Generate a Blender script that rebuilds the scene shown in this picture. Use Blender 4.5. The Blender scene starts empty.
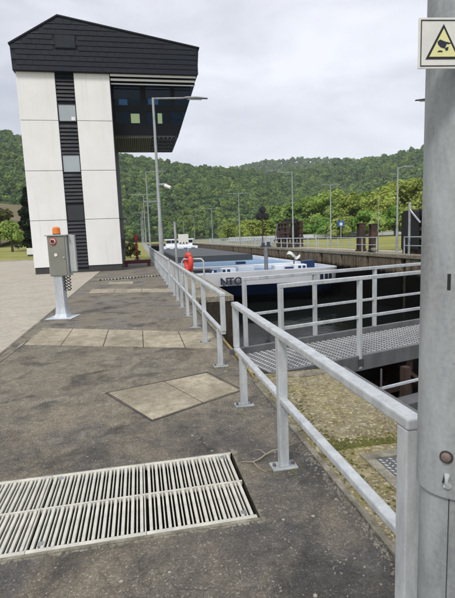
import bpy, math, random
import numpy as np
from mathutils import Vector, Matrix
random.seed(7); rng = np.random.default_rng(7)
scene = bpy.context.scene
COL = scene.collection
R_ = math.radians

# ------------------------------------------------------------------ camera
YAW, PITCH, ROLL, EYE, FPX = 10.8615, 7.8937, 2.2, 1.70, 450.0
def camera():
    th, p, ro = R_(YAW), R_(PITCH), R_(ROLL)
    right = Vector((math.cos(th), -math.sin(th), 0)); fh = Vector((math.sin(th), math.cos(th), 0))
    fwd = fh * math.cos(p) + Vector((0, 0, -math.sin(p))); down = fh * -math.sin(p) + Vector((0, 0, -math.cos(p)))
    c, s = math.cos(ro), math.sin(ro)
    r2 = right * c + down * s; d2 = right * -s + down * c
    cd = bpy.data.cameras.new('camera'); o = bpy.data.objects.new('camera', cd); COL.objects.link(o)
    m = Matrix(((r2.x, -d2.x, -fwd.x), (r2.y, -d2.y, -fwd.y), (r2.z, -d2.z, -fwd.z)))
    o.matrix_world = Matrix.Translation((0, 0, EYE)) @ m.to_4x4()
    cd.sensor_fit = 'HORIZONTAL'; cd.sensor_width = 36.0; cd.lens = FPX / 455.0 * 36.0
    cd.clip_start = 0.05; cd.clip_end = 20000
    scene.camera = o
camera()
# ------------------------------------------------------------------ light
SUN_EL, SUN_AZ = 52.0, 215.0          # azimuth clockwise from +Y : behind the camera, to the left
def world():
    w = bpy.data.worlds.new('World'); scene.world = w; w.use_nodes = True
    nt = w.node_tree; n = nt.nodes; l = nt.links; n.clear()
    out = n.new('ShaderNodeOutputWorld')
    sky = n.new('ShaderNodeTexSky'); sky.sky_type = 'NISHITA'; sky.sun_disc = False
    sky.sun_elevation = R_(SUN_EL); sky.sun_rotation = R_(SUN_AZ)
    b1 = n.new('ShaderNodeBackground'); b1.inputs[1].default_value = 0.10; l.new(sky.outputs[0], b1.inputs[0])
    tc = n.new('ShaderNodeTexCoord'); mp = n.new('ShaderNodeMapping'); mp.inputs['Scale'].default_value = (1, 1, 3.2)
    mp.inputs['Location'].default_value = (0.3, 0.1, 0.2)
    l.new(tc.outputs['Generated'], mp.inputs[0])
    nz = n.new('ShaderNodeTexNoise'); nz.inputs['Scale'].default_value = 2.6; nz.inputs['Detail'].default_value = 7; nz.inputs['Roughness'].default_value = 0.55
    nz.inputs['Distortion'].default_value = 0.4
    l.new(mp.outputs[0], nz.inputs['Vector'])
    cr = n.new('ShaderNodeValToRGB'); e = cr.color_ramp.elements
    e[0].position = 0.30; e[0].color = (0.49, 0.51, 0.57, 1); e[1].position = 0.68; e[1].color = (0.84, 0.85, 0.90, 1)
    l.new(nz.outputs['Fac'], cr.inputs[0])
    b2 = n.new('ShaderNodeBackground'); b2.inputs[1].default_value = 0.77; l.new(cr.outputs[0], b2.inputs[0])
    mx = n.new('ShaderNodeMixShader'); mx.inputs[0].default_value = 0.90
    l.new(b1.outputs[0], mx.inputs[1]); l.new(b2.outputs[0], mx.inputs[2]); l.new(mx.outputs[0], out.inputs[0])
world()
def sun():
    d = bpy.data.lights.new('sun', 'SUN'); d.energy = 1.5; d.angle = R_(14); d.color = (1.0, 0.96, 0.9)
    o = bpy.data.objects.new('sun', d); COL.objects.link(o)
    el, az = R_(SUN_EL), R_(SUN_AZ)
    to_sun = Vector((math.sin(az) * math.cos(el), math.cos(az) * math.cos(el), math.sin(el)))
    o.rotation_euler = to_sun.to_track_quat('Z', 'Y').to_euler(); o.location = to_sun * 60
sun()
scene.view_settings.view_transform = 'Standard'; scene.view_settings.look = 'None'
scene.view_settings.gamma = 1.0; scene.view_settings.exposure = 0.72; scene.view_settings.use_curve_mapping = False
scene.render.engine = 'CYCLES'; scene.render.resolution_x = 779; scene.render.resolution_y = 1024

# ------------------------------------------------------------------ materials
MATS = {}
def rgba(c): return (c[0], c[1], c[2], 1.0)
class NT:
    def __init__(s, name):
        s.m = bpy.data.materials.new(name); s.m.use_nodes = True
        s.nt = s.m.node_tree; s.n = s.nt.nodes; s.l = s.nt.links
        s.b = s.n['Principled BSDF']; s.pos = None
    def coord(s, scale=(1, 1, 1), world=True, rot=(0, 0, 0)):
        if world: g = s.n.new('ShaderNodeNewGeometry'); o = g.outputs['Position']
        else: g = s.n.new('ShaderNodeTexCoord'); o = g.outputs['Object']
        mp = s.n.new('ShaderNodeMapping'); mp.inputs['Scale'].default_value = scale; mp.inputs['Rotation'].default_value = rot
        s.l.new(o, mp.inputs[0]); return mp.outputs[0]
    def noise(s, v, scale, detail=4, rough=0.55, dist=0.0):
        t = s.n.new('ShaderNodeTexNoise'); t.inputs['Scale'].default_value = scale; t.inputs['Detail'].default_value = detail
        t.inputs['Roughness'].default_value = rough; t.inputs['Distortion'].default_value = dist
        s.l.new(v, t.inputs['Vector']); return t.outputs['Fac']
    def voro(s, v, scale, feat='F1', out='Distance'):
        t = s.n.new('ShaderNodeTexVoronoi'); t.feature = feat; t.inputs['Scale'].default_value = scale
        s.l.new(v, t.inputs['Vector']); return t.outputs[out]
    def ramp(s, f, stops, interp='LINEAR'):
        r = s.n.new('ShaderNodeValToRGB'); r.color_ramp.interpolation = interp; e = r.color_ramp.elements
        while len(e) < len(stops): e.new(0.5)
        for i, (p, c) in enumerate(stops):
            e[i].position = p; e[i].color = rgba(c) if not isinstance(c, (int, float)) else (c, c, c, 1)
        s.l.new(f, r.inputs[0]); return r.outputs[0]
    def mix(s, f, a, b, mode='MIX'):
        x = s.n.new('ShaderNodeMix'); x.data_type = 'RGBA'; x.blend_type = mode
        for k, val in ((0, f), (6, a), (7, b)):
            if isinstance(val, (int, float)): x.inputs[k].default_value = val
            elif isinstance(val, tuple): x.inputs[k].default_value = rgba(val)
            else: s.l.new(val, x.inputs[k])
        return x.outputs[2]
    def math(s, op, a, b=0.0):
        x = s.n.new('ShaderNodeMath'); x.operation = op
        for k, val in ((0, a), (1, b)):
            if isinstance(val, (int, float)): x.inputs[k].default_value = val
            else: s.l.new(val, x.inputs[k])
        return x.outputs[0]
    def sep(s, v):
        x = s.n.new('ShaderNodeSeparateXYZ'); s.l.new(v, x.inputs[0]); return x.outputs
    def color(s, c):
        if isinstance(c, tuple): s.b.inputs['Base Color'].default_value = rgba(c)
        else: s.l.new(c, s.b.inputs['Base Color'])
    def rough(s, r):
        if isinstance(r, (int, float)): s.b.inputs['Roughness'].default_value = r
        else: s.l.new(r, s.b.inputs['Roughness'])
    def bump(s, h, strength=0.3, dist=0.01):
        b = s.n.new('ShaderNodeBump'); b.inputs['Strength'].default_value = strength; b.inputs['Distance'].default_value = dist
        s.l.new(h, b.inputs['Height']); s.l.new(b.outputs[0], s.b.inputs['Normal'])
def simple(name, c, rough=0.6, metal=0.0, var=0.25, scale=3.0, bump=0.1, spec=0.5, bdist=0.01, world=True, fine=40.0):
    if name in MATS: return MATS[name]
    t = NT(name); v = t.coord(world=world)
    a = t.noise(v, scale, 5, 0.6); b = t.noise(v, fine, 3, 0.6)
    f = t.math('ADD', t.math('MULTIPLY', a, 0.7), t.math('MULTIPLY', b, 0.3))
    dk = tuple(x * (1 - var) for x in c); lt = tuple(min(1, x * (1 + var * 0.7)) for x in c)
    t.color(t.ramp(f, [(0.32, dk), (0.5, c), (0.68, lt)])); t.rough(t.ramp(a, [(0.3, max(0, rough - 0.1)), (0.7, min(1, rough + 0.1))]))
    t.b.inputs['Metallic'].default_value = metal; t.b.inputs['Specular IOR Level'].default_value = spec
    if bump: t.bump(b, bump, bdist)
    MATS[name] = t.m; return t.m

def m_asphalt():
    t = NT('asphalt'); v = t.coord()
    xyz = t.sep(v)
    n1 = t.noise(v, 0.9, 6, 0.6, 0.6); n2 = t.noise(v, 4.5, 6, 0.65, 0.3); n3 = t.noise(v, 55, 4, 0.7); n4 = t.noise(v, 16, 4, 0.65)
    # newer dark patch in front of y = 3.8, browner worn surface beyond
    yb = t.math('ADD', xyz[1], t.math('MULTIPLY', n2, 0.9))
    f_y = t.ramp(t.math('MULTIPLY', yb, 0.1), [(0.405, 0.0), (0.50, 1.0)])
    near = t.ramp(n2, [(0.3, (0.068, 0.064, 0.059)), (0.5, (0.098, 0.091, 0.083)), (0.7, (0.155, 0.138, 0.115))])
    far = t.ramp(n2, [(0.28, (0.105, 0.093, 0.073)), (0.5, (0.180, 0.160, 0.124)), (0.72, (0.28, 0.25, 0.195))])
    base = t.mix(f_y, near, far)
    # smoother greyer stretch past the slab strip
    f2 = t.ramp(t.math('MULTIPLY', yb, 0.05), [(0.44, 0.0), (0.47, 1.0)])
    grey = t.ramp(n2, [(0.3, (0.135, 0.125, 0.108)), (0.7, (0.215, 0.198, 0.17))])
    base = t.mix(t.math('MULTIPLY', f2, 0.75), base, grey)
    stain = t.ramp(n1, [(0.42, 0.0), (0.60, 1.0)])
    base = t.mix(t.math('MULTIPLY', stain, 0.7), base, (0.215, 0.182, 0.13))
    dk = t.ramp(t.noise(v, 1.7, 5, 0.6, 0.8), [(0.50, 0.0), (0.66, 1.0)])
    base = t.mix(t.math('MULTIPLY', dk, 0.75), base, (0.042, 0.040, 0.037))
    pale = t.ramp(t.noise(v, 2.6, 7, 0.7, 1.0), [(0.60, 0.0), (0.68, 1.0)])
    base = t.mix(t.math('MULTIPLY', t.math('MULTIPLY', pale, f_y), 0.55), base, (0.36, 0.315, 0.225))
    # aggregate
    vc = t.voro(v, 170, 'F1', 'Color'); vs = t.sep(vc)
    agg = t.ramp(vs[0], [(0.0, 0.72), (0.8, 1.0), (0.95, 1.35), (1.0, 2.2)])
    base = t.mix(1.0, base, agg, 'MULTIPLY')
    fine = t.ramp(n3, [(0.28, 0.6), (0.5, 1.0), (0.72, 1.45)])
    base = t.mix(0.7, base, fine, 'MULTIPLY')
    mid = t.ramp(n4, [(0.3, 0.7), (0.5, 1.0), (0.7, 1.3)])
    base = t.mix(0.8, base, mid, 'MULTIPLY')
    # pale lichen flecks and dots
    d = t.voro(v, 7.0); jit = t.noise(v, 45, 3)
    spot = t.ramp(t.math('ADD', d, t.math('MULTIPLY', jit, 0.12)), [(0.125, 1.0), (0.145, 0.0)])
    pick = t.ramp(t.sep(t.voro(v, 7.0, 'F1', 'Color'))[1], [(0.55, 0.0), (0.56, 1.0)])
    base = t.mix(t.math('MULTIPLY', t.math('MULTIPLY', spot, pick), 0.75), base, (0.42, 0.40, 0.33))
    d2 = t.voro(v, 26.0)
    spot2 = t.ramp(d2, [(0.13, 1.0), (0.17, 0.0)]); pick2 = t.ramp(t.sep(t.voro(v, 26.0, 'F1', 'Color'))[2], [(0.72, 0.0), (0.73, 1.0)])
    base = t.mix(t.math('MULTIPLY', t.math('MULTIPLY', spot2, pick2), 0.6), base, (0.38, 0.36, 0.30))
    # hairline cracks
    cv = t.n.new('ShaderNodeVectorMath'); cv.operation = 'ADD'
    nn = t.n.new('ShaderNodeTexNoise'); nn.inputs['Scale'].default_value = 2.2; nn.inputs['Detail'].default_value = 5; t.l.new(v, nn.inputs['Vector'])
    t.l.new(v, cv.inputs[0]); t.l.new(nn.outputs['Color'], cv.inputs[1])
    ck = t.voro(cv.outputs[0], 0.75, 'DISTANCE_TO_EDGE')
    crack = t.math('MULTIPLY', t.ramp(ck, [(0.002, 1.0), (0.007, 0.0)]), t.ramp(t.noise(v, 0.8, 3), [(0.50, 0.0), (0.62, 1.0)]))
    base = t.mix(t.math('MULTIPLY', crack, 0.7), base, (0.025, 0.024, 0.02))
    t.color(base); t.rough(t.ramp(n2, [(0.3, 0.62), (0.7, 0.88)])); t.b.inputs['Specular IOR Level'].default_value = 0.35
    h = t.math('ADD', t.math('MULTIPLY', n3, 0.6), t.math('ADD', t.math('MULTIPLY', vs[0], 0.4), t.math('MULTIPLY', crack, -1.0)))
    t.bump(h, 0.6, 0.006); return t.m
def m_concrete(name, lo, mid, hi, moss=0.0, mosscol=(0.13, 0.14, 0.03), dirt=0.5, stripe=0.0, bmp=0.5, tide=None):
    t = NT(name); v = t.coord()
    n1 = t.noise(v, 1.1, 6, 0.62, 0.5); n2 = t.noise(v, 7, 6, 0.65, 0.3); n3 = t.noise(v, 60, 4, 0.7)
    base = t.ramp(n2, [(0.28, lo), (0.5, mid), (0.72, hi)])
    st = t.ramp(n1, [(0.38, 1.0), (0.6, 0.0)])
    base = t.mix(t.math('MULTIPLY', st, dirt), base, tuple(x * 0.5 for x in lo))
    if stripe:
        vv = t.coord((1.3, 1.3, 0.10)); s1 = t.noise(vv, 2.0, 6, 0.65)
        base = t.mix(t.math('MULTIPLY', t.ramp(s1, [(0.45, 0.0), (0.62, 1.0)]), stripe), base, (0.045, 0.032, 0.02))
    if tide is not None:
        zz = t.math('ADD', t.sep(v)[2], t.math('MULTIPLY', t.noise(t.coord((1.5, 1.5, .4)), 1.6, 5, .6), .5))
        base = t.mix(t.ramp(t.math('MULTIPLY', t.math('ADD', zz, 3.0), .2), [((tide + 3.0) * .2, 1.0), ((tide + 3.25) * .2, 0.0)]), base, (0.004, 0.004, 0.0035))
    if moss:
        mo = t.ramp(t.math('ADD', t.math('MULTIPLY', t.noise(v, 2.4, 6, 0.7, 0.6), 0.6), t.math('MULTIPLY', n3, 0.4)), [(0.46, 0.0), (0.58, 1.0)])
        base = t.mix(t.math('MULTIPLY', mo, moss), base, mosscol)
        li = t.ramp(t.noise(v, 26, 5, 0.75), [(0.54, 0.0), (0.60, 1.0)])
        base = t.mix(t.math('MULTIPLY', li, 0.8), base, (0.55, 0.50, 0.36))
        db = t.ramp(t.noise(v, 9, 5, 0.7, .5), [(0.56, 0.0), (0.64, 1.0)])
        base = t.mix(t.math('MULTIPLY', db, 0.7), base, (0.075, 0.055, 0.028))
    fine = t.ramp(n3, [(0.28, 0.66), (0.5, 1.0), (0.72, 1.28)])
    base = t.mix(0.9, base, fine, 'MULTIPLY')
    pit = t.ramp(t.voro(v, 42), [(0.10, 1.0), (0.16, 0.0)]); pk = t.ramp(t.sep(t.voro(v, 42, 'F1', 'Color'))[0], [(0.7, 0.0), (0.72, 1.0)])
    base = t.mix(t.math('MULTIPLY', t.math('MULTIPLY', pit, pk), 0.55), base, tuple(x * 0.35 for x in lo))
    t.color(base); t.rough(0.85); t.b.inputs['Specular IOR Level'].default_value = 0.3 if tide is None else 0.06
    t.bump(t.math('ADD', n3, t.math('MULTIPLY', n2, 0.6)), bmp, 0.006); return t.m
def m_galv(name='galvanised_steel', c=(0.50, 0.525, 0.535), rough=0.5, metal=0.25, scale=9.0, con=1.0):
    t = NT(name); v = t.coord(world=False); vs = t.coord((1, 1, 0.25), world=False)
    a = t.noise(vs, scale, 6, 0.65, 0.4); b = t.noise(v, 70, 3, 0.6); c2 = t.noise(vs, 2.2, 4, 0.6)
    f = t.math('ADD', t.math('MULTIPLY', a, 0.6), t.math('ADD', t.math('MULTIPLY', b, 0.18), t.math('MULTIPLY', c2, 0.22)))
    col = t.ramp(f, [(0.5 - .16 / con, tuple(x * 0.68 for x in c)), (0.5, c), (0.5 + .16 / con, tuple(min(1, x * 1.28) for x in c))])
    sp = t.ramp(t.noise(v, 34, 3, 0.6), [(0.67, 0.0), (0.73, 1.0)])
    col = t.mix(t.math('MULTIPLY', sp, 0.35), col, (0.19, 0.16, 0.12))
    t.color(col); t.rough(t.ramp(a, [(0.3, rough - 0.12), (0.7, rough + 0.12)])); t.b.inputs['Metallic'].default_value = metal
    t.bump(t.math('ADD', a, t.math('MULTIPLY', b, 0.4)), 0.12, 0.004); return t.m
def m_water():
    t = NT('dark_water'); v = t.coord((1.0, 0.6, 1)); t.color((0.006, 0.008, 0.007)); t.rough(0.08)
    t.b.inputs['IOR'].default_value = 1.33; t.b.inputs['Specular IOR Level'].default_value = 0.05
    h = t.math('ADD', t.noise(v, 0.9, 3, 0.5), t.math('MULTIPLY', t.noise(v, 5.0, 3, 0.5), 0.22))
    t.bump(h, 0.12, 0.2); return t.m
def m_leaf(name, dark, mid, light, attr=False, trans=0.35, scale=0.35):
    t = NT(name); v = t.coord()
    f = t.math('ADD', t.math('MULTIPLY', t.noise(v, scale, 3, 0.6), 0.5), t.math('MULTIPLY', t.noise(v, scale * 9, 2, 0.6), 0.5))
    col = t.ramp(f, [(0.34, dark), (0.5, mid), (0.66, light)])
    if attr:
        a = t.n.new('ShaderNodeAttribute'); a.attribute_name = 'tint'
        col = t.mix(1.0, col, a.outputs['Color'], 'MULTIPLY')
    t.color(col); t.rough(0.75); t.b.inputs['Specular IOR Level'].default_value = 0.15
    tr = t.n.new('ShaderNodeBsdfTranslucent'); mx = t.n.new('ShaderNodeMixShader'); mx.inputs[0].default_value = trans
    if not isinstance(col, tuple): t.l.new(col, tr.inputs[0])
    t.l.new(t.b.outputs[0], mx.inputs[1]); t.l.new(tr.outputs[0], mx.inputs[2])
    t.l.new(mx.outputs[0], t.n['Material Output'].inputs[0]); return t.m
def m_grass(name, c1, c2, c3):
    t = NT(name); v = t.coord()
    f = t.math('ADD', t.math('MULTIPLY', t.noise(v, 0.12, 5, 0.6), 0.5), t.math('MULTIPLY', t.noise(v, 3, 5, 0.7), 0.5))
    t.color(t.ramp(f, [(0.36, c1), (0.5, c2), (0.64, c3)])); t.rough(0.95); t.b.inputs['Specular IOR Level'].default_value = 0.1
    t.bump(t.noise(v, 14, 4, 0.7), 0.8, 0.08); return t.m
def m_rust(name='rusty_steel'):
    t = NT(name); v = t.coord(); a = t.noise(v, 2.4, 6, 0.7, 0.4); b = t.noise(v, 30, 4, 0.7)
    f = t.math('ADD', t.math('MULTIPLY', a, 0.7), t.math('MULTIPLY', b, 0.3))
    t.color(t.ramp(f, [(0.34, (0.018, 0.016, 0.016)), (0.5, (0.050, 0.032, 0.024)), (0.66, (0.13, 0.062, 0.036))])); t.rough(0.8)
    t.bump(b, 0.4, 0.005); return t.m
def m_glass(name='cabin_glass'):
    t = NT(name); t.color((0.02, 0.05, 0.11)); t.rough(0.03)
    tr = t.n.new('ShaderNodeBsdfTransparent'); tr.inputs[0].default_value = (0.6, 0.72, 0.85, 1)
    mx = t.n.new('ShaderNodeMixShader'); mx.inputs[0].default_value = 0.62
    t.l.new(t.b.outputs[0], mx.inputs[1]); t.l.new(tr.outputs[0], mx.inputs[2]); t.l.new(mx.outputs[0], t.n['Material Output'].inputs[0]); return t.m

def m_panel():
    t = NT('white_wall_panel'); v = t.coord(); a = t.noise(v, .7, 5, .6); d = t.noise(t.coord((2.2, 2.2, .12)), 2.0, 6, .7)
    c = t.ramp(a, [(.3, (.76, .76, .74)), (.7, (.83, .83, .81))]); c = t.mix(t.math('MULTIPLY', t.ramp(d, [(.52, 0.0), (.72, 1.0)]), .35), c, (.56, .55, .50))
    t.color(c); t.rough(.7); t.bump(t.noise(v, 60, 3), .08, .004); return t.m
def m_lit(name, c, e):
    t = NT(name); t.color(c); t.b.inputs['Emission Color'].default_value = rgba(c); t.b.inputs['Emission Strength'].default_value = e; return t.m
M = dict(
    asphalt=m_asphalt(),
    slab=m_concrete('beige_concrete_slab', (0.25, 0.215, 0.15), (0.375, 0.33, 0.245), (0.50, 0.45, 0.355), dirt=0.5, bmp=0.35),
    path=m_concrete('pale_concrete_paving', (0.33, 0.295, 0.24), (0.43, 0.39, 0.32), (0.50, 0.46, 0.385), dirt=0.2, bmp=0.25),
    moss=m_concrete('mossy_concrete', (0.14, 0.115, 0.065), (0.26, 0.22, 0.13), (0.42, 0.37, 0.24), moss=0.65, mosscol=(0.20, 0.165, 0.035), dirt=0.35, bmp=1.0),
    coping=m_concrete('worn_coping_concrete', (0.17, 0.15, 0.115), (0.26, 0.235, 0.185), (0.37, 0.34, 0.28), moss=0.25, dirt=0.5, bmp=0.8),
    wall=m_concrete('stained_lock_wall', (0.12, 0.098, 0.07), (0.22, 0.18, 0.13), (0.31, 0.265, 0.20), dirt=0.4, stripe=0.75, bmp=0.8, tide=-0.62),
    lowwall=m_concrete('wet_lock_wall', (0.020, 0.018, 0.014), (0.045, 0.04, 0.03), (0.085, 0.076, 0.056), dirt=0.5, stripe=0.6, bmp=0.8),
    mortar=m_concrete('broken_mortar', (0.12, 0.11, 0.085), (0.26, 0.24, 0.185), (0.46, 0.43, 0.35), dirt=0.6, bmp=1.0),
    galv=m_galv(con=.95, scale=13.0), galvpole=m_galv('weathered_galvanised_pole', (0.34, 0.362, 0.365), 0.55, 0.15, 7.0, 1.35),
    galvpaint=m_galv('pale_grey_steel', (0.50, 0.54, 0.57), 0.5, 0.1, 6.0),
    plate=m_galv('dark_steel_channel', (0.14, 0.142, 0.145), 0.55, 0.3, 7.0),
    tread=m_galv('tread_lozenge_steel', (0.50, 0.51, 0.51), 0.45, 0.3, 14.0),
    deckdark=m_galv('tread_base_steel', (0.11, 0.112, 0.11), 0.6, 0.3, 14.0),
    grate=m_galv('pale_grating_steel', (0.54, 0.525, 0.46), 0.55, 0.0, 8.0),
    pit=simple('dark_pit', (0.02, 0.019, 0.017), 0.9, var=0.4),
    water=m_water(), rust=m_rust(), glass=m_glass(),
    white=m_panel(),
    slate=simple('dark_slate', (0.011, 0.0145, 0.023), 0.6, var=0.5, scale=1.6, bump=0.3, spec=0.25),
    louvre=simple('dark_louvre', (0.016, 0.018, 0.025), 0.5, var=0.25, scale=2.0, spec=0.3),
    frame=simple('dark_frame', (0.008, 0.010, 0.015), 0.5, var=0.2, spec=0.25),
    plinth=simple('dark_plinth', (0.05, 0.05, 0.052), 0.8, var=0.3),
    soffit=simple('white_soffit', (0.62, 0.62, 0.6), 0.7, var=0.1),
    interior=simple('dark_room', (0.045, 0.05, 0.058), 0.8),
    yellow=m_lit('yellow_reflection_glow', (1.0, 0.84, 0.30), 1.1), blueglow=m_lit('blue_reflection_glow', (0.12, 0.22, 0.36), 0.55),  # both glow in place of yellow and bluish reflections in the cabin glass
    pane=simple('pale_window_pane', (0.36, 0.40, 0.42), 0.08, var=0.12, scale=0.7, bump=0, spec=0.8),
    paneb=simple('black_window_pane', (0.012, 0.015, 0.016), 0.08, bump=0, spec=0.6),
    slats=simple('olive_slat', (0.14, 0.135, 0.07), 0.7, var=0.3), slatg=simple('grey_slat', (0.09, 0.095, 0.11), 0.7, var=0.3),
    bwhite=simple('barge_white_paint', (0.82, 0.84, 0.86), 0.4, var=0.08, scale=0.6, bump=0.03),
    bblue=simple('barge_dark_blue_paint', (0.012, 0.035, 0.10), 0.4, var=0.2, scale=0.8, bump=0.03),
    bdeck=simple('barge_blue_deck_paint', (0.20, 0.34, 0.50), 0.55, var=0.35, scale=0.8),
    bblack=simple('barge_black_hull', (0.008, 0.009, 0.011), 0.5, var=0.3),
    coam=simple('grey_hold_coaming', (0.052, 0.058, 0.062), 0.6, var=0.2, scale=0.7),
    black=simple('black_paint', (0.012, 0.012, 0.013), 0.5), navy=simple('navy_lettering', (0.012, 0.016, 0.04), 0.5),
    red=simple('red_paint', (0.42, 0.04, 0.03), 0.5, var=0.25), maroon=simple('maroon_paint', (0.11, 0.016, 0.022), 0.55, var=0.3),
    orange=simple('orange_red_plastic', (0.70, 0.055, 0.035), 0.5, var=0.12), beacon=simple('orange_beacon', (0.75, 0.20, 0.03), 0.35, var=0.12),
    olive=simple('shaded_cabinet_door', (0.215, 0.215, 0.18), 0.5, var=0.12), cab=m_galv('cabinet_grey', (0.42, 0.44, 0.43), 0.5, 0.1),  # olive: cabinet door grey with the shade of the front in its colour
    signw=simple('white_sign_plate', (0.72, 0.72, 0.67), 0.5, var=0.08, scale=20, bump=0.03), signy=simple('pale_yellow_sign', (0.74, 0.72, 0.34), 0.5, var=0.06, bump=0),
    signb=simple('blue_sign', (0.03, 0.10, 0.32), 0.5), yedge=simple('worn_yellow_edge', (0.33, 0.25, 0.10), 0.8, var=0.6, scale=9),
    lampg=simple('lamp_head_grey', (0.22, 0.23, 0.24), 0.5), lampd=simple('lamp_head_dark', (0.06, 0.065, 0.07), 0.5), lens=simple('lamp_lens', (0.6, 0.62, 0.62), 0.3),
    bolt=simple('rusty_bolt', (0.22, 0.165, 0.14), 0.6, metal=0.4, var=0.5, scale=40),
    bark=simple('bark', (0.075, 0.06, 0.045), 0.9, var=0.4, scale=5, bump=0.5),
    grass=m_grass('mown_grass', (0.19, 0.20, 0.055), (0.28, 0.28, 0.09), (0.38, 0.36, 0.15)),
    field=m_grass('rough_field', (0.10, 0.09, 0.05), (0.17, 0.145, 0.085), (0.22, 0.19, 0.12)),
    hillsoil=m_grass('woodland_floor', (0.030, 0.042, 0.020), (0.042, 0.058, 0.026), (0.058, 0.074, 0.034)),
    forest=m_leaf('woodland_foliage', (0.085, 0.140, 0.050), (0.145, 0.225, 0.080), (0.225, 0.315, 0.115), attr=True, scale=0.06),
    spring=m_leaf('spring_foliage', (0.18, 0.245, 0.06), (0.29, 0.385, 0.115), (0.42, 0.50, 0.20), attr=True, scale=0.5),
    conifer=m_leaf('conifer_foliage', (0.010, 0.022, 0.010), (0.018, 0.036, 0.016), (0.035, 0.058, 0.026), scale=0.9),
    bushy=m_leaf('olive_bush_foliage', (0.06, 0.065, 0.02), (0.10, 0.105, 0.035), (0.15, 0.15, 0.055), scale=0.9),
    twig=simple('dry_twig', (0.30, 0.26, 0.19), 0.9), pebble=simple('pebble', (0.26, 0.24, 0.20), 0.9, var=0.5, scale=30),
    mosst=simple('moss_tuft', (0.10, 0.105, 0.02), 0.95, var=0.5, scale=30), rope=simple('pale_rope', (0.5, 0.48, 0.43), 0.8), roped=simple('dark_rope', (0.04, 0.04, 0.04), 0.8),
    parapet=simple('white_parapet', (0.60, 0.62, 0.64), 0.6, var=0.12, scale=0.3),
)

# ------------------------------------------------------------------ mesh helpers
class MB:
    def __init__(s): s.v = []; s.f = []
    def add(s, vs, fs):
        o = len(s.v); s.v += [tuple(p) for p in vs]; s.f += [tuple(i + o for i in f) for f in fs]; return s
    def box(s, x0, x1, y0, y1, z0, z1):
        return s.add([(x0, y0, z0), (x1, y0, z0), (x1, y1, z0), (x0, y1, z0), (x0, y0, z1), (x1, y0, z1), (x1, y1, z1), (x0, y1, z1)],
                     [(0, 3, 2, 1), (4, 5, 6, 7), (0, 1, 5, 4), (1, 2, 6, 5), (2, 3, 7, 6), (3, 0, 4, 7)])
    def bar(s, a, b, w, h, up=(0, 0, 1)):
        a = Vector(a); b = Vector(b); d = (b - a).normalized(); u = Vector(up)
        if abs(d.dot(u)) > 0.98: u = Vector((0, 1, 0))
        r = d.cross(u).normalized(); u = r.cross(d).normalized()
        vs = [p + r * (sx * w / 2) + u * (sz * h / 2) for p in (a, b) for sx, sz in ((-1, -1), (1, -1), (1, 1), (-1, 1))]
        return s.add(vs, [(0, 3, 2, 1), (4, 5, 6, 7), (0, 1, 5, 4), (1, 2, 6, 5), (2, 3, 7, 6), (3, 0, 4, 7)])
    def tube(s, pts, rad, n=10, cap=True):
        pts = [Vector(p) for p in pts]; rad = rad if isinstance(rad, (list, tuple)) else [rad] * len(pts)
        o = len(s.v); prev = None
        for i, p in enumerate(pts):
            d = (pts[min(i + 1, len(pts) - 1)] - pts[max(i - 1, 0)]).normalized()
            if prev is None:
                u = Vector((0, 0, 1)) if abs(d.z) < 0.9 else Vector((1, 0, 0)); r = d.cross(u).normalized()
            else: r = (prev - d * prev.dot(d)).normalized()
            prev = r; u = r.cross(d)
            for k in range(n):
                a = 2 * math.pi * k / n; s.v.append(tuple(p + (r * math.cos(a) + u * math.sin(a)) * rad[i]))
        for i in range(len(pts) - 1):
            for k in range(n):
                k2 = (k + 1) % n; s.f.append((o + i * n + k, o + i * n + k2, o + (i + 1) * n + k2, o + (i + 1) * n + k))
        if cap:
            s.f.append(tuple(o + k for k in range(n))[::-1]); s.f.append(tuple(o + (len(pts) - 1) * n + k for k in range(n)))
        return s
    def prism(s, poly, d):
        n = len(poly); d = Vector(d); a = [Vector(p) for p in poly]
        return s.add(a + [p + d for p in a], [tuple(range(n))[::-1], tuple(range(n, 2 * n))] + [(i, (i + 1) % n, (i + 1) % n + n, i + n) for i in range(n)])
    def build(s, name, mat, parent=None, smooth=False, bevel=0.0, at=None):
        me = bpy.data.meshes.new(name); me.from_pydata(s.v, [], s.f); me.update()
        o = link(name, me, mat, parent, at)
        if bevel:
            b = o.modifiers.new('bevel', 'BEVEL'); b.width = bevel; b.segments = 2; b.limit_method = 'ANGLE'; b.harden_normals = False
        if smooth:
            me.shade_smooth() if hasattr(me, 'shade_smooth') else None
            try:
                me.set_sharp_from_angle(angle=R_(35))
            except Exception: pass
        return o
def link(name, me, mat, parent=None, at=None):
    import bmesh
    if mat is not None and not me.materials: me.materials.append(mat)
    o = bpy.data.objects.new(name, me); COL.objects.link(o)
    if parent is not None:
        o.parent = parent
        if at == 'world': o.location = -parent.location
    return o
def fixn(o):
    import bmesh
    bm = bmesh.new(); bm.from_mesh(o.data); bmesh.ops.recalc_face_normals(bm, faces=bm.faces); bm.to_mesh(o.data); bm.free(); return o
def thing(name, label, cat, loc=(0, 0, 0), group=None, rz=0.0):
    o = bpy.data.objects.new(name, None); COL.objects.link(o); o.empty_display_size = 0.2
    o.location = loc; o.rotation_euler = (0, 0, rz); return tag(o, label, cat, group)
def tag(o, label=None, cat=None, group=None, kind=None):
    if label: o['label'] = label
    if cat: o['category'] = cat
    if group: o['group'] = group
    if kind: o['kind'] = kind
    return o
def struct(o): o['kind'] = 'structure'; return o
def copy_tree(o, parent=None):
    c = o.copy(); COL.objects.link(c)
    if parent is not None: c.parent = parent
    for ch in list(o.children): copy_tree(ch, c)
    return c
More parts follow.
